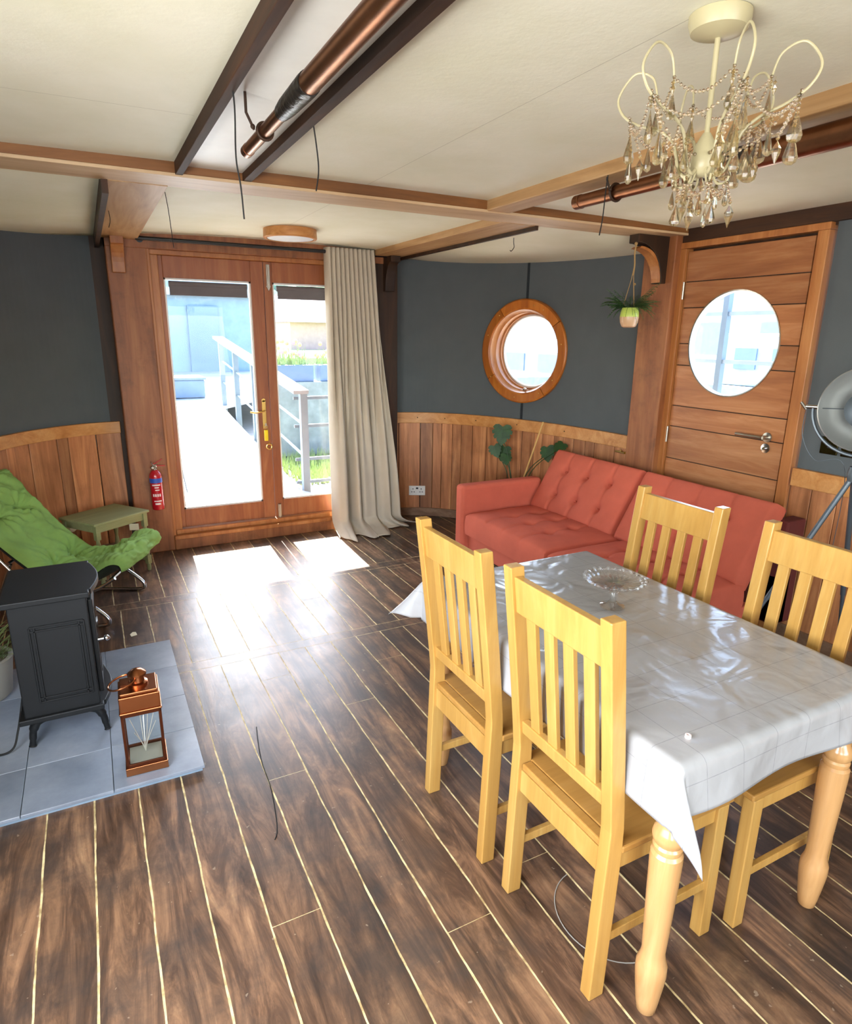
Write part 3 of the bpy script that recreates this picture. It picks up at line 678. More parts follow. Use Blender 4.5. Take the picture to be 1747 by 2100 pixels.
def cloth(u_, v_):
    s_, t = clothxy(u_, v_); r_ = .018
    qx = min(max(s_, 0), W_); qy = min(max(t, 0), D_); dx, dy = s_-qx, t-qy; d = math.hypot(dx, dy)
    z = TZ+.004+.0015*noise.noise(Vector((s_*5, t*5, 0)))
    if d > 1e-6:
        ux, uy = dx/d, dy/d; corner = abs(ux*uy)*2
        if d < r_*PI/2: h_ = r_*math.sin(d/r_); z_ = r_*(1-math.cos(d/r_))
        else: h_ = r_; z_ = r_+(d-r_*PI/2)
        ed = max(0, d-r_)
        far_left = 1 if (dx < 0 and dy > 0) else 0
        near_left = 1 if (dx < 0 and dy < 0) else 0
        fl = .10*ed+corner*ed*(.52 if far_left else .20)
        # side folds
        if dx < 0 and corner < .3: fl *= .15
        along = s_ if abs(uy) > abs(ux) else t
        fl += (.2 if dx < 0 else 1)*ed*.09*math.sin(along*11+.7)*(1-corner)+ed*.08*noise.noise(Vector((s_*4, t*4, 3)))
        # where chair backs push the cloth in on the left side
        if near_left: qx += ux*h_+.25*ed*corner+ux*fl*.3; qy += uy*h_-.34*ed*corner+uy*fl*.3
        else: qx += ux*(h_+fl); qy += uy*(h_+fl)
        zz = z-z_+fl*fl*1.0+(corner*ed*.22 if far_left else 0)
        if near_left: zz -= corner*ed*.28
        z = zz
    return (TX0+qx, TY0+qy, z)
def lines(u_, v_): return clothxy(u_, v_)
cl = MB().grid(cloth, 130, 180, uv=lambda u_, v_: (clothxy(u_, v_)[0]+1, clothxy(u_, v_)[1]+1)).build('tablecloth', MT['cloth'], smooth=True, angle=180)
s1 = cl.modifiers.new('s', 'SOLIDIFY'); s1.thickness = .0015; s1.offset = 1
tag(cl, 'white wipe-clean tablecloth with thin grey check draped over the dining table', 'tablecloth')
# small bottle cap on the cloth
tag(MB().lathe([(.007, 0), (.007, .007), (.004, .0075), (.004, .004)], (1.085, .815, TZ+.006), 16).build('clear_cap', MT['labelwhite'], smooth=True), 'tiny clear round cap lying near the front corner of the tablecloth', 'cap')

CKX, CKY = 1.435, 1.425
# cake stand of pressed glass
cs = thing('cake_stand', (CKX, CKY, TZ+.006), 'clear pressed-glass cake stand with scalloped rim on the tablecloth', 'cake stand')
zb = TZ+.008
MB().lathe([(.040, 0), (.040, .004), (.022, .010), (.010, .022), (.009, .04), (.016, .050), (.012, .058), (.02, .070), (.03, .078)], (CKX, CKY, zb), 28).build('foot', MT['pressed'], cs, smooth=True)
def plate(u_, v_):
    a = 2*PI*u_; r_ = .093*v_+.0001; sc2 = 1+.045*abs(math.sin(a*12))*(v_**6)
    return (CKX+r_*sc2*math.cos(a), CKY+r_*sc2*math.sin(a), zb+.080+.004*v_+.012*v_**8+.0015*math.sin(a*24)*v_**3)
MB().grid(plate, 192, 14).build('plate', MT['pressed'], cs, smooth=True, thick=.004)
mb = MB()
for k in range(24):
    a = 2*PI*k/24; mb.sph((CKX+.096*math.cos(a), CKY+.096*math.sin(a), zb+.098), .0075, 8)
mb.build('rim', MT['pressed'], cs, smooth=True)

# ------------------------------------------------------------------ dining chairs
ch = thing('dining_chair', (0, 0, 0), '', 'chair', 'wooden dining chairs around the table', local=True)
def bx_(z):
    return -.188 if z < .50 else -.188-.062*((z-.50)/.54)**1.1
for sy_ in (-1, 1):
    m_ = MB(); y = sy_*.178; zs = [0, .1, .3, .42, .50, .56, .7, .85, 1.04]
    vs = []; fs = []
    for z in zs:
        x = bx_(z)+(.012*(1-z/.42) if z < .42 else 0)*-1; w2 = .0175; dpt = .021
        if z <= .42: dpt = .023
        vs += [(x-dpt, y-w2, z), (x+dpt, y-w2, z), (x+dpt, y+w2, z), (x-dpt, y+w2, z)]
    for i in range(len(zs)-1):
        for k in range(4): k2 = (k+1) % 4; fs.append((i*4+k, i*4+k2, i*4+4+k2, i*4+4+k))
    e_ = (len(zs)-1)*4; fs += [(3,2,1,0), (e_, e_+1, e_+2, e_+3)]
    m_.add(vs, fs).build('back_post', MT['chair'], ch, bevel=.003)
    MB().box(.172, .212, sy_*.178-.0175, sy_*.178+.0175, 0, .425).build('leg', MT['chair'], ch, bevel=.003)
    MB().box(-.17, .175, sy_*.178-.008, sy_*.178+.008, .155, .182).build('stretcher', MT['chair'], ch, bevel=.002)
def plate_between(z0, z1, y0, y1, th, off=0):
    x0, x1 = bx_(z0)+off, bx_(z1)+off
    return MB().add([(x0-th, y0, z0), (x0+th, y0, z0), (x0+th, y1, z0), (x0-th, y1, z0), (x1-th, y0, z1), (x1+th, y0, z1), (x1+th, y1, z1), (x1-th, y1, z1)],
                    [(3,2,1,0),(4,5,6,7),(0,1,5,4),(1,2,6,5),(2,3,7,6),(3,0,4,7)])
plate_between(.915, 1.015, -.162, .162, .012).build('top_rail', MT['chair'], ch, bevel=.003)
plate_between(.545, .585, -.162, .162, .012).build('lower_rail', MT['chair'], ch, bevel=.003)
for k in range(4):
    yc = -.108+.072*k; plate_between(.58, .92, yc-.0185, yc+.0185, .007).build('slat', MT['chair'], ch, bevel=.002)
MB().box(-.20, -.178, -.162, .162, .355, .425).box(.185, .203, -.162, .162, .375, .425).box(-.18, .18, -.186, -.168, .375, .425).box(-.18, .18, .168, .186, .375, .425).build('seat_rail', MT['chair'], ch, bevel=.002)
MB().box(-.168, .225, -.198, .198, .428, .448).box(-.20, -.168, -.158, .158, .428, .448).build('seat', wood('chair_seat', [(.2, 'a87838'), (.5, 'bc8c48'), (.8, 'cca060')], 'x', .3, vary=.05, coat=.3), ch, bevel=.004)
ch.location = (1.155, 1.07, 0); ch['label'] = 'pale wooden slat-back chair nearest the camera, with its back to us at the table corner'
G = 'wooden dining chairs around the table'
dup(ch, (1.145, 1.555, 0), 0, 'pale wooden slat-back chair on the left side of the table, farther from the camera', G)
dup(ch, (1.645, 1.59, 0), PI, 'pale wooden slat-back chair between the table and the red sofa', G)
dup(ch, (1.645, 1.045, 0), PI, 'pale wooden slat-back chair cut off by the right edge of the photo', G)

# ------------------------------------------------------------------ sofa
sf = thing('sofa', (2.75, 2.9, 0), 'terracotta red click-clack sofa with button-tufted seats and split backrest', 'sofa')
def cushion(w_, d_, h_, buttons, nu=90, nv=60, crown=.024, dent=.034):
    # local: x width, y depth, z up; centred, base at 0
    def top(u_, v_):
        x = (u_-.5)*2; y = (v_-.5)*2
        e = (1-abs(x)**10)*(1-abs(y)**10)
        z = h_-.03+.03*max(0, e)**.35+crown*(1-x*x)*(1-y*y)
        X_, Y_ = x*w_/2, y*d_/2
        for bx, by in buttons:
            dd = (X_-bx)**2+(Y_-by)**2; z -= dent*math.exp(-dd/(.028**2))+dent*.5*math.exp(-dd/(.07**2))
        for bx in sorted(set(b[0] for b in buttons)): z -= .009*math.exp(-((X_-bx)/.012)**2)
        z += .002*noise.noise(Vector((X_*14, Y_*14, w_)))
        k = .985+.015*e
        return (X_*k, Y_*k, z)
    m_ = MB(); m_.grid(top, nu, nv)
    base = len(m_.v); ring = [i*(nv+1) for i in range(nu+1)]+[nu*(nv+1)+j for j in range(1, nv+1)]+[i*(nv+1)+nv for i in range(nu-1, -1, -1)]+[j for j in range(nv-1, 0, -1)]
    prev = ring
    for zf, kk in ((.6, 1.012), (.3, 1.012), (0.02, 1.0), (0, .97)):
        cur = []
        for r_ in ring:
            p = m_.v[r_]; m_.v.append(Vector((p.x*kk, p.y*kk, (h_-.03)*zf))); cur.append(len(m_.v)-1)
        for i in range(len(ring)): j = (i+1) % len(ring); m_.f.append([prev[i], prev[j], cur[j], cur[i]])
        prev = cur
    m_.f.append(list(reversed(prev)))
    return m_
# seats: front edge X=2.25, rear 2.86
SX0, SX1 = 2.25, 2.88; S_Y = [(2.81, 3.72), (1.95, 2.79)]
for y0, y1 in S_Y:
    bt = [(a, b_) for a in (-.20, 0, .20) for b_ in (-.12, .08)]
    mt = Matrix.Translation(((SX0+SX1)/2, (y0+y1)/2, .235)) @ Matrix.Rotation(PI/2, 4, 'Z')
    se = cushion(y1-y0, SX1-SX0, .165, bt).xf(mt).build('seat_cushion', MT['sofa'], sf, smooth=True, angle=60)
    for a, b_ in bt: MB().sph(mt @ Vector((a, b_, .148)), .010, 10, .6).build('button', MT['sofa'], se, smooth=True)
for y0, y1 in ((2.87, 3.72), (1.96, 2.85)):
    bt = [(a, b_) for a in (-.22, 0, .22) for b_ in (-.10, .08)]
    p0 = Vector((2.79, 0, .40)); p1 = Vector((3.03, 0, .81)); dd = (p1-p0); Lh = dd.length; dd.normalize(); nn = Vector((-dd.z, 0, dd.x))
    mid = (p0+p1)/2-nn*.13; mid.y = (y0+y1)/2
    mt = Matrix(((0, dd.x, nn.x, mid.x), (-1, 0, 0, mid.y), (0, dd.z, nn.z, mid.z), (0, 0, 0, 1)))
    be = cushion(y1-y0, Lh, .13, bt, crown=.018).xf(mt).build('backrest', MT['sofa'], sf, smooth=True, angle=60)
    for a, b_ in bt: MB().sph(mt @ Vector((a, b_, .108)), .011, 10, .6).build('button', MT['sofa'], be, smooth=True)
MB().box(2.235, 2.93, 3.735, 3.835, .10, .585).build('armrest', MT['sofa'], sf, bevel=.028, seg=4)
MB().box(2.29, 3.0, 1.98, 3.73, .11, .24).build('base', MT['sofa'], sf, bevel=.01)
MB().box(3.10, 3.25, 1.92, 2.0, .12, .70).box(3.10, 3.2, 1.92, 3.7, .12, .40).build('back_frame', plain('sofa_back_cloth', '5a1f18', .9), sf, bevel=.01)
for x, y in ((2.35, 3.69), (2.35, 2.02), (3.05, 3.69), (3.05, 2.02)):
    MB().bar((x, y, 0), (x, y, .12), .035, .035).build('leg', MT['black'], sf)

# ------------------------------------------------------------------ floor lamp (tripod spotlight)
LC = Vector((2.75, 1.465, 1.335)); tocam = (Vector((.3, .1, 1.75))-LC).normalized()
fl = thing('floor_lamp', (2.80, 1.47, 0), 'grey metal tripod spotlight lamp at the right edge, beside the boarded door', 'floor lamp')
zq = tocam; xq = Vector((0,0,1)).cross(zq).normalized(); yq = zq.cross(xq)
ml = Matrix(((xq.x, yq.x, zq.x, LC.x), (xq.y, yq.y, zq.y, LC.y), (xq.z, yq.z, zq.z, LC.z), (0, 0, 0, 1)))
MB().lathe([(.02, -.135), (.066, -.13), (.112, -.105), (.145, -.06), (.166, -.005), (.172, 0), (.168, .004), (.160, -.008), (.140, -.055), (.107, -.095), (.066, -.118), (.02, -.122)], mat=ml, seg=56, cap=False).build('lamp_shade', MT['lampshade_in'], fl, smooth=True)
MB().lathe([(.075, -.05), (.078, -.045), (.05, -.030), (.001, -.025)], mat=ml, seg=40).build('bulb_shield', MT['lamp_grey'], fl, smooth=True)
MB().tube([ml @ Vector((.07*math.cos(a), .07*math.sin(a), -.05)) for a in (0.1, 3.2)], .003, 6).tube([ml @ Vector((-.165, -.005, -.02)), ml @ Vector((-.08, 0, -.05))], .0022, 6).build('spoke', MT['lamp_grey'], fl)
MB().tube([ml @ Vector((.188*math.cos(a), .188*math.sin(a), -.03)) for a in [PI+PI*i/24 for i in range(25)]], .007, 8).build('yoke', MT['lamp_grey'], fl, smooth=True)
for sx in (-1, 1):
    MB().tube([ml @ Vector((sx*.17, 0, -.03)), ml @ Vector((sx*.215, 0, -.03))], .009, 10).tube([ml @ Vector((sx*.212, -.012, -.03)), ml @ Vector((sx*.235, .016, -.03))], .006, 8).build('knob', MT['chrome'], fl, smooth=True)
apx = ml @ Vector((0, -.188, -.03)); hub = Vector((apx.x, apx.y, 1.07))
MB().tube([apx, hub], .011, 10).lathe([(.022, -.03), (.028, .0), (.022, .03)], tuple(hub), 16).build('hub', MT['lamp_grey'], fl, smooth=True)
for ax, ay in ((-.34, .30), (.32, .08), (-.05, -.42)):
    e_ = Vector((hub.x+ax, hub.y+ay, .012)); lg = MB().tube([hub, hub.lerp(e_, .55)], .011, 10).tube([hub.lerp(e_, .5), e_], .008, 10).build('leg', MT['lamp_grey'], fl, smooth=True)
    MB().sph(e_, .012, 8).build('foot', MT['rubber'], lg)
MB().tube(spline([ml @ Vector((-.21, 0, -.04)), ml @ Vector((-.21, -.12, -.05)), ml @ Vector((-.15, -.22, -.08)), hub+Vector((.02, .05, .0)), (2.86, 1.56, .5), (2.95, 1.6, .02)], 8), .0015, 6).build('cord', MT['lamp_grey'], fl, smooth=True)

# ------------------------------------------------------------------ sockets etc
def plate_on(name, c_, tdir, ndir, w_, h_, mat, label, cat, holes):
    o = thing(name, c_, label, cat); c_ = Vector(c_); t_ = Vector(tdir).normalized(); n_ = Vector(ndir).normalized()
    mb = MB(); F = lambda a, b_, d: c_+t_*a+Vector((0,0,1))*b_+n_*d
    mb.prism([(-w_/2, -h_/2), (w_/2, -h_/2), (w_/2, h_/2), (-w_/2, h_/2)], F, 0, .009); mb.build('face_plate', mat, o, bevel=.003)
    for a, b_, ww, hh_ in holes: MB().prism([(a-ww, b_-hh_), (a+ww, b_-hh_), (a+ww, b_+hh_), (a-ww, b_+hh_)], F, .008, .0105).build('pin_hole', MT['black'], o)
    return o
tS = math.acos((2.55-2.3)/1.0); sx_, sy2 = ell(2.3, 1.0, tS); nS = Vector((-math.cos(tS), -math.sin(tS)/1.93, 0)).normalized(); tS_ = Vector((-nS.y, nS.x, 0))*-1
base = Vector((sx_, sy2, .235))+nS*.017
tS_ = Vector((nS.y*-1, nS.x, 0)); tS_ = tS_ if tS_.x > 0 else -tS_
plate_on('wall_socket', base, tS_, nS, .148, .088, MT['white'], 'white double socket low on the wainscot beside the curtain', 'socket',
         [(-.037, .016, .0035, .006), (-.048, -.012, .006, .003), (-.026, -.012, .006, .003), (.037, .016, .0035, .006), (.048, -.012, .006, .003), (.026, -.012, .006, .003), (0, .022, .010, .008)])
antique = plain('antique_brass', '3c3418', .25, .9, var=.3)
for k, y in enumerate((1.90, 1.795)):
    plate_on('wall_switch', (3.299, y, 1.085), (0, -1, 0), (-1, 0, 0), .088, .088, antique, ['dark antique-brass wall plate on the blue wall, nearer the boarded door', 'dark antique-brass wall plate on the blue wall, half behind the lamp shade'][k], 'wall plate',
             [(0, .0, .008, .012)])
# brass latch under the dado by the post
tL = .055; lx, ly = ell(2.3, 1.0, tL)
lt = thing('brass_latch', (lx-.02, ly, .825), 'small brass latch just under the dado rail by the oak post', 'latch')
MB().box(lx-.030, lx-.016, ly-.045, ly+.045, .815, .83).build('plate', MT['brass'], lt, bevel=.002)
MB().tube([(lx-.035, ly-.04, .823), (lx-.035, ly+.05, .823)], .006, 8).sph((lx-.04, ly-.01, .835), .009, 8).build('bolt', MT['brass'], lt, smooth=True)
# ------------------------------------------------------------------ hearth
he = thing('stone_hearth', (-.3, 2.77, 0), 'low grey tiled hearth slab under the black stove', 'hearth')
MB().box(-.86, .215, 2.215, 3.34, .0, .018).build('base_board', plain('hearth_board', '8ea4b8', .3), he)
tl = MB(); ys = [2.20, 2.475, 2.75, 3.04, 3.345]
for a, c_ in zip(ys, ys[1:]): tl.box(-.085, .222, a+.0012, c_-.0012, .018, .030)
for a, c_ in ((2.20, 2.475), (2.475, 3.04), (3.04, 3.345)):
    tl.box(-.37, -.0874, a+.0012, c_-.0012, .018, .030); tl.box(-.87, -.3724, a+.0012, c_-.0012, .018, .030)
tl.build('tiles', MT['tile'], he, bevel=.0012, seg=1)

# ------------------------------------------------------------------ stove
st = thing('wood_stove', (-.22, 2.78, .03), 'black cast stove with panelled side standing on the grey hearth', 'stove')
X0, X1, Y0_, Y1_ = -.365, -.105, 2.59, 2.95
MB().box(X0, X1, Y0_, Y1_, .165, .625).build('body', MT['iron'], st, bevel=.004)
def topplate(z0, z1, o_):
    P_ = [(X0-.02, Y0_-o_), (X1+.005, Y0_-o_), (X1+.012, Y0_-o_+.0)]
    N = 14; P_ += [(X1+.012, Y0_+.015)]
    for i in range(N+1):
        t = i/N; P_.append((X1+.018+.028*math.sin(PI*t), Y0_+.02+(Y1_-Y0_-.04)*t))
    P_ += [(X1+.012, Y1_-.015), (X1+.012, Y1_+o_), (X0-.02, Y1_+o_)]
    return MB().prism(P_, lambda a, b_, d: (a, b_, d), z0, z1)
topplate(.625, .648, .018).build('top_plate', MT['iron'], st, bevel=.004)
topplate(.145, .168, .014).build('bottom_plate', MT['iron'], st, bevel=.004)
def side_panel(yy, sg):
    m_ = MB(); a0, a1, b0, b1 = -.305, -.125, .225, .535
    for k, (ins, wd) in enumerate(((0, .006), (.016, .006))):
        x0, x1, z0, z1 = a0+ins, a1-ins, b0+ins, b1-ins
        for p, q in (((x0, z0), (x1, z0)), ((x0, z1), (x1, z1)), ((x0, z0), (x0, z1)), ((x1, z0), (x1, z1))):
            m_.bar((p[0], yy, p[1]), (q[0], yy, q[1]), .007, .012, (0, 1, 0))
    for cx_ in (a0+.016, a1-.016):
        for cz in (b0+.016, b1-.016):
            m_.bar((cx_-.014, yy, cz), (cx_+.014, yy, cz), .008, .014, (0, 1, 0)); m_.bar((cx_, yy, cz-.014), (cx_, yy, cz+.014), .008, .014, (0, 1, 0))
    m_.build('side_panel', MT['iron'], st, bevel=.0015, seg=1)
side_panel(Y0_, -1); side_panel(Y1_, 1)
dr = MB().box(X1, X1+.018, Y0_+.03, Y1_-.03, .20, .60).build('door', MT['iron'], st, bevel=.004)
MB().box(X1+.017, X1+.020, Y0_+.07, Y1_-.07, .27, .55).build('glass_pane', plain('stove_glass', '0a0a0c', .05), dr)
MB().tube([(X1+.015, Y0_+.05, .42), (X1+.045, Y0_+.05, .42)], .006, 8).sph((X1+.05, Y0_+.05, .42), .012, 12).build('handle', MT['chrome'], dr, smooth=True)
for x, y in ((X0+.03, Y0_+.02), (X1-.01, Y0_+.02), (X0+.03, Y1_-.02), (X1-.01, Y1_-.02)):
    sx = 1 if x > -.22 else -1
    pts = [(x-sx*.035, y, .150), (x-sx*.005, y, .135), (x+sx*.012, y, .10), (x+sx*.018, y, .06), (x+sx*.022, y, .036)]
    MB().tube(spline(pts, 5), [.018]*5+[.017]*5+[.013]*5+[.011]*5+[.014], 12).build('leg', MT['iron'], st, smooth=True)
tag(MB().tube(spline([(X0-.012, 2.7, .20), (-.385, 2.66, .16), (-.40, 2.63, .10), (-.42, 2.60, .05), (-.47, 2.60, .036), (-.56, 2.66, .036), (-.62, 2.8, .036)], 8), .004, 8).build('power_cable', MT['rubber'], smooth=True), 'black power cable curling from the back of the stove over the hearth', 'cable')

# ------------------------------------------------------------------ lantern
la = thing('lantern', (.03, 2.322, .03), 'copper lantern with glass sides and ring handle on the hearth corner', 'lantern')
ang = math.radians(-2); LM = Matrix.Translation((.032, 2.322, .031)) @ Matrix.Rotation(ang, 4, 'Z')
hw = .068
MB().box(-hw-.004, hw+.004, -hw-.004, hw+.004, 0, .032).xf(LM).build('base', MT['copper2'], la, bevel=.002)
fm = MB()
for sx in (-1, 1):
    for sy3 in (-1, 1): fm.box(min(sx*hw, sx*(hw-.010)), max(sx*hw, sx*(hw-.010)), min(sy3*hw, sy3*(hw-.010)), max(sy3*hw, sy3*(hw-.010)), .03, .25)
for z0 in (.032, .238):
    fm.box(-hw, hw, -hw, -hw+.008, z0, z0+.012).box(-hw, hw, hw-.008, hw, z0, z0+.012).box(-hw, -hw+.008, -hw, hw, z0, z0+.012).box(hw-.008, hw, -hw, hw, z0, z0+.012)
fm.xf(LM).build('frame', plain('dark_copper', '6a3a26', .3, .9), la, bevel=.001, seg=1)
for a in range(4):
    MB().box(-hw+.010, hw-.010, -hw+.004, -hw+.006, .044, .238).xf(LM @ Matrix.Rotation(a*PI/2, 4, 'Z')).build('glass_pane', MT['glass'], la)
MB().box(-hw+.012, hw-.012, -hw+.012, hw-.012, .032, .036).xf(LM).build('mirror_floor', plain('lantern_tray', '8c8878', .5), la)
MB().box(-hw-.003, hw+.003, -hw-.003, hw+.003, .250, .258).box(-hw, hw, -hw, hw, .258, .318).box(-hw+.006, hw-.006, -hw+.006, hw-.006, .318, .330).xf(LM).build('roof', MT['copper2'], la, bevel=.003)
MB().lathe([(.034, .328), (.034, .338), (.024, .342), (.022, .362), (.032, .366), (.032, .374), (.018, .386), (.001, .390)], mat=LM, seg=24).build('chimney', MT['copper2'], la, smooth=True)
MB().tube([LM @ Vector((-.050+.048*math.cos(a), -.01+.048*math.sin(a), .352+.012*math.cos(a))) for a in [i*2*PI/28 for i in range(28)]], .0035, 8, closed=True).build('ring_handle', MT['copper2'], la, smooth=True)
fx = MB(); random.seed(3)
for k in range(9):
    a = random.uniform(0, 2*PI); r_ = random.uniform(.02, .05)
    fx.tube(spline([(.0, .0, .045), (.012*math.cos(a), .012*math.sin(a), .09), (r_*math.cos(a), r_*math.sin(a), random.uniform(.14, .22))], 5), .0012, 5)
fx.xf(LM); fo = fx.build('dried_stems', MT['led']); tag(fo, 'bunch of pale wiry stems standing inside the copper lantern', 'dried stems')

# ------------------------------------------------------------------ green relaxer chair
gc = thing('folding_armchair', (.0, 3.985, 0), 'low folding chair with green padded cushion and chrome tube frame', 'chair', local=True)
gc.rotation_euler = (0, 0, math.radians(-24))
prof = spline([(.165, 0, .33), (.155, 0, .37), (.10, 0, .37), (.0, 0, .31), (-.12, 0, .27), (-.25, 0, .29), (-.38, 0, .40), (-.50, 0, .53), (-.60, 0, .64), (-.68, 0, .75), (-.70, 0, .79)], 8)
def gsurf(side):
    def f_(u_, v_):
        k = u_*(len(prof)-1); i = min(int(k), len(prof)-2); fr_ = k-i; p = prof[i].lerp(prof[i+1], fr_)
        d_ = (prof[i+1]-prof[i]).normalized(); nrm = Vector((d_.z, 0, -d_.x))
        if nrm.z < 0: nrm = -nrm
        y = (v_-.5)*.56*(1+.04*math.sin(u_*9)); e = max(0, 1-abs(2*v_-1)**6)*max(0, 1-abs(2*u_-1)**14)
        th = .062*e**.5+.002
        if side > 0:
            th += e*(.030*noise.noise(Vector((u_*14+v_*3, v_*3.5, 1)))+.026*abs(noise.noise(Vector((u_*30+v_*6, v_*5, 4))))+.008*noise.noise(Vector((u_*70, v_*12, 4)))-.016)
            for bu, bv in ((.30, .3), (.30, .7), (.52, .3), (.52, .7), (.75, .3), (.75, .7)):
                dd = ((u_-bu)*2.0)**2+((v_-bv)*.56)**2; th -= .035*math.exp(-dd/.0025)*e
                th += .012*e*math.exp(-dd/.02)*math.sin(9*math.atan2(v_-bv, (u_-bu)*3))
        sag = -.03*(1-(2*v_-1)**2)*math.sin(PI*min(1, u_*1.2))
        p2 = p+nrm*(th*side+sag); return (p2.x, y, p2.z)
    return f_
MB().grid(gsurf(1), 150, 60).build('cushion', MT['green'], gc, smooth=True, angle=180)
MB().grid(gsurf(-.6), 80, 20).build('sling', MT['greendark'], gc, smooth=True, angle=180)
for y in (-.29, .29):
    pts = [(.13, y, .30), (.02, y, .235), (-.15, y, .20), (-.3, y, .225), (-.52, y, .49), (-.68, y, .74)]
    MB().tube(spline(pts, 6), .010, 10).build('side_tube', MT['chrome'], gc, smooth=True)
for y in (-.27, .27):
    pts = [(-.14, y, .225), (-.06, y, .16), (.04, y, .075), (.062, y, .035), (.035, y, .012), (-.10, y, .012), (-.50, y, .012), (-.55, y, .012), (-.575, y, .03), (-.56, y, .08), (-.42, y, .38)]
    MB().tube(spline(pts, 6), .011, 10).build('leg_loop', MT['chrome'], gc, smooth=True)
MB().tube([(-.14, -.29, .215), (-.14, .29, .215)], .008, 8).tube([(-.42, -.29, .39), (-.42, .29, .39)], .008, 8).tube([(.10, -.29, .285), (.10, .29, .285)], .008, 8).build('cross_tube', MT['chrome'], gc, smooth=True)

# ------------------------------------------------------------------ sage side table
sg = thing('side_table', (-.01, 4.60, 0), 'small sage-green side table with turned legs against the left wainscot', 'table', local=True)
sg.rotation_euler = (0, 0, math.radians(36))
hw, hd_ = .19, .16
P_ = [(-hw-.02, -hd_-.015), (hw+.02, -hd_-.015), (hw+.02, hd_+.015), (-hw-.02, hd_+.015)]
MB().box(-hw-.02, hw+.02, -hd_-.015, hd_+.015, .415, .432).build('tabletop', MT['sage'], sg, bevel=.005)
MB().box(-hw+.01, hw-.01, -hd_+.005, -hd_+.02, .365, .415).box(-hw+.01, hw-.01, hd_-.02, hd_-.005, .365, .415).box(-hw+.005, -hw+.02, -hd_+.01, hd_-.01, .365, .415).box(hw-.02, hw-.005, -hd_+.01, hd_-.01, .365, .415).build('apron', MT['sage'], sg)
lp_ = [(.010, 0), (.012, .012), (.016, .02)]
for sx in (-1, 1):
    for sy3 in (-1, 1):
        x, y = sx*(hw-.01), sy3*(hd_-.01)
        MB().box(x-.015, x+.015, y-.015, y+.015, .32, .415).box(x-.015, x+.015, y-.015, y+.015, .05, .11).lathe([(.010, .11), (.014, .125), (.017, .15), (.013, .19), (.010, .21), (.015, .25), (.017, .28), (.011, .305), (.013, .32)], (x, y, 0), 14).lathe([(.010, 0), (.014, .02), (.012, .05)], (x, y, 0), 12).build('leg', MT['sage'], sg, smooth=True, angle=30)
MB().box(-hw+.01, hw-.01, -.008, .008, .07, .09).box(-hw+.002, -hw+.018, -hd_+.01, hd_-.01, .07, .09).box(hw-.018, hw-.002, -hd_+.01, hd_-.01, .07, .09).build('stretcher', MT['sage'], sg)
tg = MB().box(.125, .185, 4.527, 4.529, .315, .36).xf(Matrix.Translation((.155, 4.528, 0)) @ Matrix.Rotation(math.radians(-20), 4, 'Z') @ Matrix.Translation((-.155, -4.528, 0))).build('paper_tag', MT['slip'])
tag(tg, 'cream paper tag stuck below the top of the sage side table', 'paper tag')
# pale block with two holes beside the side table
pb = thing('plug_adaptor', (-.26, 4.72, .30), 'pale plug adaptor with two dark holes low behind the green chair', 'plug')
MB().lathe([(.03, 0), (.034, .01), (.034, .03), (.028, .04)], mat=Matrix.Translation((-.222, 4.80, .315)) @ Matrix.Rotation(PI/2, 4, 'X'), seg=20).box(-.26, -.20, 4.78, 4.83, .335, .375).build('body', MT['slip'], pb, smooth=True, angle=30)
MB().sph((-.232, 4.762, .318), .006, 8).sph((-.212, 4.762, .318), .006, 8).build('pin_hole', MT['black'], pb)

# ------------------------------------------------------------------ fire extinguisher
fe = thing('fire_extinguisher', (.345, 4.90, .36), 'small red fire extinguisher with blue band on the left door post', 'fire extinguisher')
c0 = (.345, 4.90, .345)
MB().lathe([(.030, 0), (.040, .006), (.042, .02), (.042, .25), (.038, .27), (.025, .29), (.015, .297)], c0, 32).build('cylinder', MT['red'], fe, smooth=True)
MB().lathe([(.0428, .205), (.0428, .238)], c0, 32, cap=False).build('blue_band', MT['blue'], fe, smooth=True)['label'] = 'blue band'
lb = MB()
def patch(a0, a1, z0, z1):
    N = 5; vs = []
    for i in range(N+1):
        a = a0+(a1-a0)*i/N
        for z in (z0, z1): vs.append((c0[0]+.0432*math.cos(a), c0[1]+.0432*math.sin(a), c0[2]+z))
    lb.add(vs, [(2*i, 2*i+2, 2*i+3, 2*i+1) for i in range(N)])
A0, A1 = -2.35, -1.0
for z0, z1, i0, i1 in ((.185, .195, 0, 1), (.168, .176, .3, .8), (.150, .157, .35, .85), (.068, .076, .1, 1), (.045, .058, .2, .85)): patch(A0+(A1-A0)*i0, A0+(A1-A0)*i1, z0, z1)
for k in range(4): patch(A0+(A1-A0)*(k*.26), A0+(A1-A0)*(k*.26+.18), .105, .125)
lb.build('label_print', MT['labelwhite'], fe)
MB().lathe([(.015, .295), (.013, .315), (.016, .32), (.016, .335)], c0, 16).sph((c0[0]-.018, c0[1]-.018, c0[2]+.315), .012, 10).build('valve', MT['steel'], fe, smooth=True)
MB().bar((c0[0]-.01, c0[1], c0[2]+.335), (c0[0]+.055, c0[1]-.01, c0[2]+.375), .018, .005).bar((c0[0]-.005, c0[1], c0[2]+.328), (c0[0]+.07, c0[1]-.01, c0[2]+.325), .018, .005).build('lever', MT['red'], fe)
MB().tube(spline([(c0[0]-.02, c0[1]-.01, c0[2]+.36), (c0[0]-.015, c0[1]-.012, c0[2]+.34), (c0[0], c0[1]-.014, c0[2]+.33), (c0[0]+.012, c0[1]-.015, c0[2]+.305)], 5), .003, 6).build('pin', MT['chrome'], fe)
MB().box(.32, .37, 4.93, 4.95, .45, .60).build('bracket', MT['black'], fe)

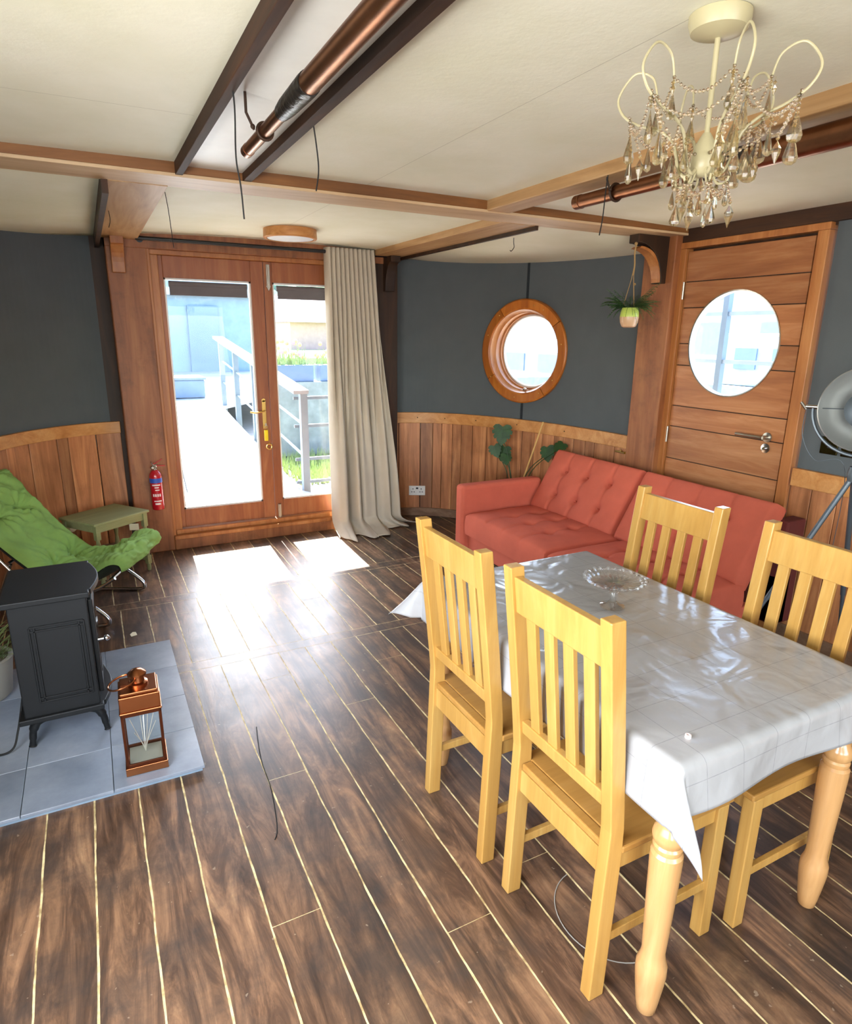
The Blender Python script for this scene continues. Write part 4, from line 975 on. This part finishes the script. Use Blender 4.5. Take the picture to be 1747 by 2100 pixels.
# ------------------------------------------------------------------ chandelier
CH = Vector((1.25, 1.10, 0)); cz0 = 1.985
cd = thing('chandelier', (CH.x, CH.y, 2.25), 'cream metal chandelier with scrolled arms and hanging crystal drops', 'chandelier')
MB().lathe([(.062, .0), (.062, -.012), (.056, -.030), (.030, -.040), (.010, -.042)], (CH.x, CH.y, 2.249), 40).build('ceiling_rose', MT['cream'], cd, smooth=True)
MB().tube([(CH.x, CH.y, 2.21), (CH.x, CH.y, 2.03)], .0058, 14).tube([(CH.x, CH.y, 2.212), (CH.x+.03, CH.y-.02, 2.232)], .004, 8).build('stem', MT['cream'], cd, smooth=True)
MB().lathe([(.008, .045), (.014, .035), (.022, .02), (.027, .0), (.027, -.022), (.020, -.036), (.010, -.042)], (CH.x, CH.y, cz0), 28).build('hub', MT['cream'], cd, smooth=True)
armp = [(.015, -.02), (.030, -.036), (.046, -.022), (.056, .012), (.066, .038), (.095, .060), (.135, .075), (.170, .100), (.182, .135), (.152, .174), (.116, .162), (.103, .125)]
rtv = Vector((cyw, -sy, 0)); tc_ = Vector((-sy, -cyw, 0))
def teardrop(mb, p, h_, w_, th=.55, rz=0):
    # faceted flat drop hanging from p
    K = 8; pr = [(.001, 0), (.25, -.22), (.62, -.5), (.95, -.78), (.8, -.92), (.35, -.99), (.001, -1)]
    vs = []; fs = []
    for r_, z in pr:
        for k in range(K):
            a = 2*PI*k/K+.2; x, y = r_*w_*math.cos(a), r_*w_*th*math.sin(a)
            vs.append((p[0]+x*math.cos(rz)-y*math.sin(rz), p[1]+x*math.sin(rz)+y*math.cos(rz), p[2]+z*h_))
    for i in range(len(pr)-1):
        for k in range(K): k2 = (k+1) % K; fs.append((i*K+k, i*K+k2, (i+1)*K+k2, (i+1)*K+k))
    mb.add(vs, fs)
def diamond(mb, p, h_, w_):
    mb.lathe([(.0005, 0), (w_, -h_*.35), (w_*.9, -h_*.5), (.0005, -h_)], p, 6)
def beads(a, b_, sag, n_, name='bead_strand', r_=.0038):
    mb = MB(); a, b_ = Vector(a), Vector(b_); pts = []
    for i in range(n_+1):
        t = i/n_; p = a.lerp(b_, t); p.z -= sag*4*t*(1-t); pts.append(p); mb.lathe([(.0008, -r_), (r_*.9, -r_*.45), (r_, 0), (r_*.9, r_*.45), (.0008, r_)], tuple(p), 7)
    mb.tube(pts, .0006, 4); return mb.build(name, MT['bead'], cd)
random.seed(11); ends = []; elbows = []; DV = []
def drop(p, h_, w_, kind=0, n_up=2):
    p = Vector(p); mb = MB(); h_ *= 1.12; w_ *= 1.25
    if kind: diamond(mb, p, h_, w_*.75)
    else: teardrop(mb, p, h_, w_, .5, random.uniform(0, PI))
    for q in range(n_up): mb.lathe([(.0008, 0), (.0042, .004), (.0008, .008)], (p.x, p.y, p.z+.009*q), 7)
    mb.tube([p, (p.x, p.y, p.z+.009*n_up+.006)], .0006, 4); mb.build('crystal_drop', MT['crystal'], cd)
for k in range(6):
    a = math.radians(60*k); dv = Vector((math.cos(a), math.sin(a), 0)); DV.append(dv); L_ = [CH+dv*r_*1.1+Vector((0, 0, cz0+z*1.06)) for r_, z in armp]
    pts = spline(L_, 8)
    MB().tube(pts, [.0042-.0020*i/len(pts) for i in range(len(pts))], 8).build('arm', MT['cream'], cd, smooth=True)
    ends.append(L_[-1]); elbows.append(L_[6]+Vector((0, 0, 0)))
    MB().tube(spline([CH+dv*.02+Vector((0, 0, cz0-.03)), CH+dv*.03+Vector((0, 0, cz0-.055)), CH+dv*.048+Vector((0, 0, cz0-.058)), CH+dv*.055+Vector((0, 0, cz0-.045))], 5), .0025, 6).build('hook', MT['cream'], cd, smooth=True)
def jit(s_): return Vector((random.uniform(-s_, s_), random.uniform(-s_, s_), 0))
for k in range(6):
    dv = DV[k]; dn_ = DV[(k+1) % 6]; Z = lambda z: Vector((0, 0, z))
    drop(ends[k]-Z(.022), .050, .0125, 0, 2); drop(ends[k]-Z(.016)+jit(.008), .018, .005, 1, 1)
    el = CH+dv*.172+Z(cz0+.098); drop(el-Z(.030)+jit(.006), .058, .0150, 0, 3)
    e2 = el-Z(.062)+jit(.016)-dv*.012; beads(el, e2, 0, 8); drop(e2-Z(.006), .060, .0150, 0, 1)
    e3 = el-Z(.085)-dv*.04+jit(.02); beads(el, e3, .0, 10); drop(e3-Z(.006), .040, .010, 1, 1)
    m1 = CH+dv*.125+Z(cz0+.070); drop(m1-Z(.030)+jit(.008), .050, .0130, 0, 3)
    m2 = CH+dv*.085+Z(cz0+.052); m3 = m2-Z(.05)+jit(.012); beads(m2, m3, 0, 7); drop(m3-Z(.006), .048, .0125, 0, 1)
    m4 = CH+dv*.065+Z(cz0+.03); drop(m4-Z(.02)+jit(.01), .045, .012, 0, 2)
    q = CH+dv*.050+Z(cz0-.05); q2 = CH+dv*random.uniform(.035, .065)+Z(cz0-random.uniform(.080, .105))
    beads(q, q2, 0, 6); drop(q2-Z(.006), .042, .0105, k % 2, 1)
    drop(CH+dv*.052+Z(cz0-.062)+jit(.01), .038, .010, 0, 2)
    beads(ends[k], ends[(k+1) % 6], .035, 15); beads(el, CH+dv*.03+Z(cz0+.0), .03, 14); beads(el, CH+dn_*.172+Z(cz0+.098), .055, 20)
    beads(q, CH+dn_*.050+Z(cz0-.05), .035, 9)
mb = MB(); teardrop(mb, (CH.x, CH.y, cz0-.070), .05, .013, .6, .5); mb.lathe([(.001, 0), (.008, .01), (.001, .03)], (CH.x, CH.y, cz0-.070), 8); mb.build('crystal_drop', MT['crystal'], cd)

# ------------------------------------------------------------------ hanging planter
HP = Vector((2.95, 3.02, 1.66))
hp = thing('hanging_planter', tuple(HP), 'lime and clay two-tone pot with a fern hanging by a cord from the right bracket', 'hanging planter', local=True)
MB().lathe([(.030, 0), (.042, .006), (.052, .03), (.056, .06), (.053, .09), (.046, .115), (.042, .115), (.048, .09), (.050, .06), (.02, .02)], (0, 0, 0), 32).build('pot', MT['pot2'], hp, smooth=True)
cm = MB()
for a in (.3, 2.4, 4.5): cm.tube([(.046*math.cos(a), .046*math.sin(a), .10), (.008*math.cos(a), .008*math.sin(a), .28), (0, 0, .34)], .002, 6)
cm.tube(spline([(0, 0, .30), (.004, 0, .36), (-.003, 0, .42), (.002, 0, .475)], 5), .0045, 8); cm.sph((0, 0, .475), .010, 8).sph((.018, 0, .25), .008, 8)
cm.build('cord', MT['jute'], hp, smooth=True)
def frond(mb, p, d_, L_, drop, w_, n_=12, rise=.6):
    d_ = Vector(d_).normalized(); sd = Vector((-d_.y, d_.x, 0)).normalized(); pts = []
    for i in range(n_+1):
        t = i/n_; pts.append(Vector(p)+d_*L_*t+Vector((0, 0, L_*rise*t-drop*t*t)))
    mb.tube(pts, .001, 4)
    for i in range(1, n_+1):
        t = i/n_; ww = w_*(math.sin(PI*min(1, t*.9+.1))**.7)
        for s_ in (-1, 1):
            a = pts[i]; b_ = a+sd*s_*ww+d_*ww*.4+Vector((0, 0, -ww*.2)); c_ = a+d_*L_/n_*.9
            mb.add([a-d_*.002, b_, c_], [(0, 1, 2)])
random.seed(5); mb = MB()
for k in range(90):
    a = random.uniform(0, 2*PI); frond(mb, (.02*math.cos(a), .02*math.sin(a), .11), (math.cos(a), math.sin(a), 0), random.uniform(.07, .17), random.uniform(.02, .12), .026, 11, random.uniform(.3, 1.1))
mb.build('foliage', MT['fern'], hp)

# ------------------------------------------------------------------ monstera behind the sofa and its cane
mo = thing('monstera_plant', (2.98, 4.15, 0), 'dark green monstera behind the left arm of the sofa', 'potted plant')
MB().lathe([(.07, 0), (.09, .02), (.105, .2), (.11, .22), (.095, .22), (.09, .19), (.001, .18)], (2.95, 4.12, 0), 28).build('pot', MT['terra'], mo, smooth=True)
def mleaf(c_, nrm, up, s_):
    # heart outline with deep side slits and two bright holes per side
    c_ = Vector(c_); n_ = Vector(nrm).normalized(); u_ = (Vector(up)-n_*Vector(up).dot(n_)).normalized(); r_ = u_.cross(n_)
    mb = MB()
    for sd in (-1, 1):
        P_ = [(0, .28), (.18, .40), (.36, .38), (.47, .25), (.38, .15), (.50, .08), (.47, -.08), (.36, -.07), (.42, -.20), (.34, -.32), (.26, -.27), (.24, -.42), (.13, -.52), (0, -.66)]
        vs = []
        for x, y in P_: vs.append(c_+r_*(sd*x*s_)+u_*(y*s_)+n_*(-.25*abs(x)*s_*abs(x)-.05*s_*y*y))
        mid = [c_+u_*(y*s_)+n_*(.0) for y in (.28, .1, -.1, -.3, -.62)]
        vs2 = vs+mid; k = len(vs)
        fs = [(0, 1, 2, k+0), (k, 2, 3, 4, k+1), (k+1, 4, 5, 6, 7, k+2), (k+2, 7, 8, 9, 10, k+3), (k+3, 10, 11, 12, 13)]
        mb.add(vs2, fs)
    return mb
lv = [((2.88, 4.22, .86), (-.55, -.8, .25), (.05, 0, 1), .165), ((2.92, 4.25, .70), (-.7, -.6, .4), (.25, 0, 1), .13), ((2.84, 4.25, .72), (-.5, -.8, .2), (-.4, 0, 1), .11), ((2.90, 4.18, .66), (-.4, -.8, .5), (0, 0, 1), .10),
      ((3.09, 3.90, .74), (-.8, -.4, .3), (-.2, .2, 1), .13), ((3.13, 3.80, .80), (-.5, -.4, .8), (.2, -.3, 1), .11)]
for k, (p, nr, up, s_) in enumerate(lv):
    o = mleaf(p, nr, up, s_).build('leaf', MT['leafg'], mo, thick=.0015); 
    MB().tube(spline([(2.95, 4.12, .2), (Vector((2.95, 4.12, .45))+Vector(p)*1)/2 if False else Vector((2.95, 4.12, .35)).lerp(Vector(p), .4)+Vector((0, 0, .05)), Vector(p)+Vector((0, 0, -.02))], 6), .0035, 6).build('stem', MT['leafg'], mo, smooth=True)
tag(MB().tube([(2.90, 4.08, .21), (3.08, 3.96, .965)], .006, 8).build('bamboo_cane', MT['cane'], smooth=True), 'thin pale bamboo cane leaning up out of the plant behind the sofa', 'cane')

# ------------------------------------------------------------------ grassy plant left of the stove
gp = thing('potted_fern', (-.56, 3.15, .03), 'spiky green plant in a grey pot left of the stove, cut by the photo edge', 'potted plant')
MB().lathe([(.08, 0), (.10, .02), (.12, .17), (.125, .19), (.105, .19), (.10, .16), (.001, .15)], (-.56, 3.10, .031), 28).build('pot', MT['terra'], gp, smooth=True)
random.seed(9); mb = MB()
for k in range(140):
    a = random.uniform(0, 2*PI); L_ = random.uniform(.10, .24); d_ = Vector((math.cos(a), math.sin(a), 0)); p0 = Vector((-.56, 3.10, .2))+d_*random.uniform(0, .08); sd = Vector((-d_.y, d_.x, 0))*.004
    pts = [p0+d_*L_*t*random.uniform(.5, .8)+Vector((0, 0, L_*1.1*t-.1*t*t)) for t in (0, .4, .75, 1)]
    mb.add([pts[0]-sd, pts[0]+sd, pts[1]+sd, pts[1]-sd, pts[2]+sd*.7, pts[2]-sd*.7, pts[3]], [(0, 1, 2, 3), (3, 2, 4, 5), (5, 4, 6)])
mb.build('foliage', MT['grassy'], gp)
# bits on the floor
tag(MB().prism([(0, 0), (.03, .01), (.025, .05), (.01, .055), (-.005, .03)], lambda a, b_, d: (.045+a, 3.53+b_, d), .001, .003).build('paper_scrap', MT['slip']), 'small torn cream scrap on the floor in front of the green chair', 'scrap')
tag(MB().tube(spline([(.46, 2.40, .002), (.44, 2.28, .002), (.425, 2.15, .002), (.42, 2.0, .002), (.40, 1.85, .002), (.385, 1.78, .002), (.37, 1.75, .002)], 8), .0018, 6).build('loose_cord', MT['rubber'], smooth=True), 'thin dark thread lying across the floorboards right of the hearth', 'cord')
tag(MB().tube([(1.16+.15*math.cos(a), 1.05+.16*math.sin(a), .002) for a in [PI*.55+PI*1.25*i/30 for i in range(31)]], .0016, 6).build('plastic_strap', MT['terra'], smooth=True), 'pale curled strap on the floor under the nearest chair', 'strap')

# ------------------------------------------------------------------ outside
MB().box(XL-.4, XR+.4, 5.14, 6.05, 2.36, 2.42).build('roof_eave', MT['dark'], kind='structure')
MB().box(-60, 60, 5.2, 120, -.5, -.02).build('ground', MT['soil'], kind='structure')
MB().box(3.6, 60, -40, 5.2, -.9, -.5).build('ground', MT['boatblue'], kind='structure')
rp = MB().add([(.42, 5.21, .06), (2.2, 5.21, .06), (1.8, 6.2, .06), (1.78, 10.2, .5), (3.9, 13, .52), (4.2, 19, .55), (-1, 19, .55), (-1, 13, .52), (1.0, 10.2, .5), (.72, 6.2, .06)], [(0,1,2,9), (2,3,8,9), (3,4,7,8), (4,5,6,7)])
rpo = rp.build('gangway', MT['deck']); tk = rpo.modifiers.new('s', 'SOLIDIFY'); tk.thickness = .04; tk.offset = -1
tag(rpo, 'white sunlit gangway leading away from the glazed double door', 'gangway')
gr_ = thing('handrail', (1.75, 8, .1), 'sloping handrail with white cap along the right of the gangway', 'handrail')
MB().bar((1.82, 6.15, 1.05), (1.82, 10.5, 1.53), .15, .035).build('cap_rail', MT['deck'], gr_)
for y, zb_, zt in ((6.2, .08, 1.04), (8.3, .28, 1.27), (9.4, .40, 1.39), (10.45, .5, 1.5)):
    MB().bar((1.85, y, zb_-.1), (1.85, y, zt), .07, .07).build('post', MT['galv'], gr_)
MB().bar((1.85, 6.2, .40), (1.85, 10.4, .86), .02, .02).bar((1.85, 6.2, .72), (1.85, 10.4, 1.18), .02, .02).build('wire', MT['galv'], gr_)
kb = MB().bar((.66, 5.5, .11), (.66, 6.2, .11), .06, .10).bar((.66, 6.2, .11), (.94, 10.2, .55), .06, .10).build('kerb', MT['galv'], rpo)
fn = thing('metal_railing', (3, 6.3, 0), 'grey metal railing outside the right door pane', 'railing')
for z in (.98, .70, .36, .12): MB().bar((1.78, 6.3, z), (4.6, 6.3, z), .025, .03).build('rail', MT['galv'], fn)
for x in (2.45, 3.2, 4.0): MB().bar((x, 6.3, -.02), (x, 6.3, 1.0), .05, .05).build('post', MT['galv'], fn)
sh = thing('blue_shed', (1, 19.5, .5), 'long pale blue building at the far end of the gangway', 'building')
MB().box(-5, 4.3, 19.05, 23, .4, 2.55).build('wall', MT['navy'], sh)
MB().box(-5.2, 4.5, 18.8, 23.2, 2.55, 2.75).box(-5, 4.3, 19.4, 23, 2.75, 4.4).build('roof', MT['pale'], sh)
MB().box(2.55, 3.35, 18.96, 19, .5, 2.3).build('door', plain('shed_door', '5c7080', .7), sh)
pl = thing('storage_box', (1.15, 12, .5), 'blue box on the deck at the left of the gangway end', 'box'); MB().box(.9, 1.75, 11.6, 12.3, .52, .82).build('body', MT['boatblue'], pl, bevel=.02); MB().box(.88, 1.77, 11.58, 12.32, .82, .86).build('lid', MT['galv'], pl)
random.seed(21)
for k, (x, y) in enumerate(((2.42, 8.6), (3.05, 8.6), (3.7, 8.6))):
    t = thing('flower_planter', (x, y, .9), ['blue planter box of yellow and orange flowers beyond the railing, nearest the gangway', 'blue planter box of flowers beyond the railing, middle of the row', 'blue planter box of flowers beyond the railing, farthest right'][k], 'planter', 'flower boxes beyond the railing')
    MB().box(x-.27, x+.27, y-.14, y+.14, .98, 1.2).build('box', MT['boatblue'], t, bevel=.01)
    mb = MB()
    for q in range(70):
        a = random.uniform(-.26, .26); b_ = random.uniform(-.13, .13); h_ = random.uniform(.08, .28); mb.add([(x+a-.012, y+b_, 1.2), (x+a+.012, y+b_, 1.2), (x+a+random.uniform(-.05, .05), y+b_, 1.2+h_)], [(0, 1, 2)])
    mb.build('foliage', MT['grass'], t)
    for mk in ('flow1', 'flow2', 'flow3'):
        mb = MB()
        for q in range(9): mb.sph((x+random.uniform(-.27, .27), y+random.uniform(-.14, .14), 1.2+random.uniform(.08, .33)), .028, 6)
        mb.build('flower', MT[mk], t)
MB().box(2.1, 9, 8.4, 8.85, .0, .98).build('quay_wall', plain('quay_stone', '868c88', .9, var=.2), kind='structure')
gs = MB(); random.seed(2)
for q in range(2600):
    x = random.uniform(1.95, 4.5); y = random.uniform(6.7, 8.2); h_ = random.uniform(.05, .18); gs.add([(x-.01, y, -.02), (x+.01, y, -.02), (x+random.uniform(-.04, .04), y, h_)], [(0, 1, 2)])
go = gs.build('grass_tuft', MT['grass']); tag(go, 'sunlit grass growing between the railing and the quay wall', 'grass'); go['kind'] = 'stuff'
def tree(x, y, z, h_, label):
    t = thing('tree', (x, y, 0), label, 'tree', 'trees on the far bank')
    MB().tube([(x, y, 0), (x, y, h_*.5)], h_*.03, 8).build('trunk', MT['dark'], t)
    mb = MB()
    for q in range(26):
        v_ = Vector((random.gauss(0, 1), random.gauss(0, 1), random.gauss(0, .8)))*h_*.13; c_ = (x+v_.x, y+v_.y, h_*.62+v_.z); k = len(mb.v); mb.sph(c_, h_*random.uniform(.09, .15), 8)
        for i in range(k, len(mb.v)): mb.v[i] += Vector([random.uniform(-1, 1)*h_*.025 for _ in range(3)])
    mb.build('crown', MT['hedge'], t)
for k, (x, y, h_) in enumerate(((9.6, 38, 5.5), (14.4, 44, 6.5), (20, 41, 5.5))): tree(x, y, 0, h_, ['pale tree on the far bank, nearest the door mullion', 'tallest pale tree on the far bank behind the curtain edge', 'pale tree on the far bank, hidden mostly by the curtain'][k])
hs_ = thing('brick_house', (10, 30, 0), 'low brick house on the far bank seen through the right door pane', 'house'); MB().box(8.2, 12.4, 29, 33, 0, 2.1).build('wall', plain('pink_brick', '9c827e', .9), hs_); MB().prism([(28.6, 2.1), (33.4, 2.1), (31, 3.3)], lambda a, b_, d: (d, a, b_), 8.0, 12.6).build('roof', plain('slate_roof', '5a5660', .8), hs_)
MB().box(4.5, 13, 19, 29, -.02, .9).build('lawn_bank', MT['grass'], kind='structure')
# side view: boats and pontoon rails outside the two round windows
sr = thing('pontoon_railing', (4.6, 4, 0), 'white pontoon railing outside the round windows', 'railing')
for z in (1.02, 1.42, 1.80): MB().bar((4.7, 0, z), (4.7, 10, z), .03, .03).build('rail', MT['pale'], sr)
for y in (2.2, 3.72, 5.6, 7.4): MB().bar((4.7, y, -.5), (4.7, y, 2.15), .05, .05).build('post', MT['galv'], sr)
MB().box(3.6, 5.0, -2, 5.1, -.5, .55).build('side_deck', MT['soil'], kind='structure')
def boat(x, y, z, L_, m1, label, rz):
    t = thing('house_boat', (x, y, z), label, 'boat', 'moored boats outside', local=True); t.rotation_euler = (0, 0, rz)
    P_ = [(-L_/2, -1), (L_/2*.7, -1), (L_/2, 0), (L_/2*.7, 1), (-L_/2, 1)]
    MB().prism(P_, lambda a, b_, d: (a*(1 if d > 0 else .92), b_*(1 if d > 0 else .85), d), -.4, 1.0).build('hull', m1, t)
    MB().box(-L_*.38, L_*.28, -.8, .8, 1.0, 1.9).build('cabin', MT['pale'], t, bevel=.05)
    wb = MB()
    for k in range(5): wb.box(-L_*.32+k*L_*.12, -L_*.32+k*L_*.12+L_*.07, -.83, -.79, 1.3, 1.65).box(-L_*.32+k*L_*.12, -L_*.32+k*L_*.12+L_*.07, .79, .83, 1.3, 1.65)
    wb.build('window', MT['boatblue'], t)
boat(8.5, 12.4, -.35, 9, MT['boatblue'], 'pale blue moored boat seen through the porthole in the blue wall', PI/2)
boat(11.0, 6.4, -.2, 6, MT['pale'], 'white moored boat outside the round window of the boarded door', PI/2)
hb_ = thing('quay_building', (16, 10, 0), 'pale boathouse with dark windows beyond the boarded door window', 'building')
MB().box(15, 20, 5, 20, -.9, 4.2).build('wall', MT['pale'], hb_); wb = MB()
for k in range(7):
    for z in (1.2, 2.6): wb.box(14.95, 15, 5.8+k*2, 6.8+k*2, z, z+.8)
wb.build('window', MT['galv'], hb_)

for o in list(bpy.data.objects):
    if o.get('_local') is not None: del o['_local']
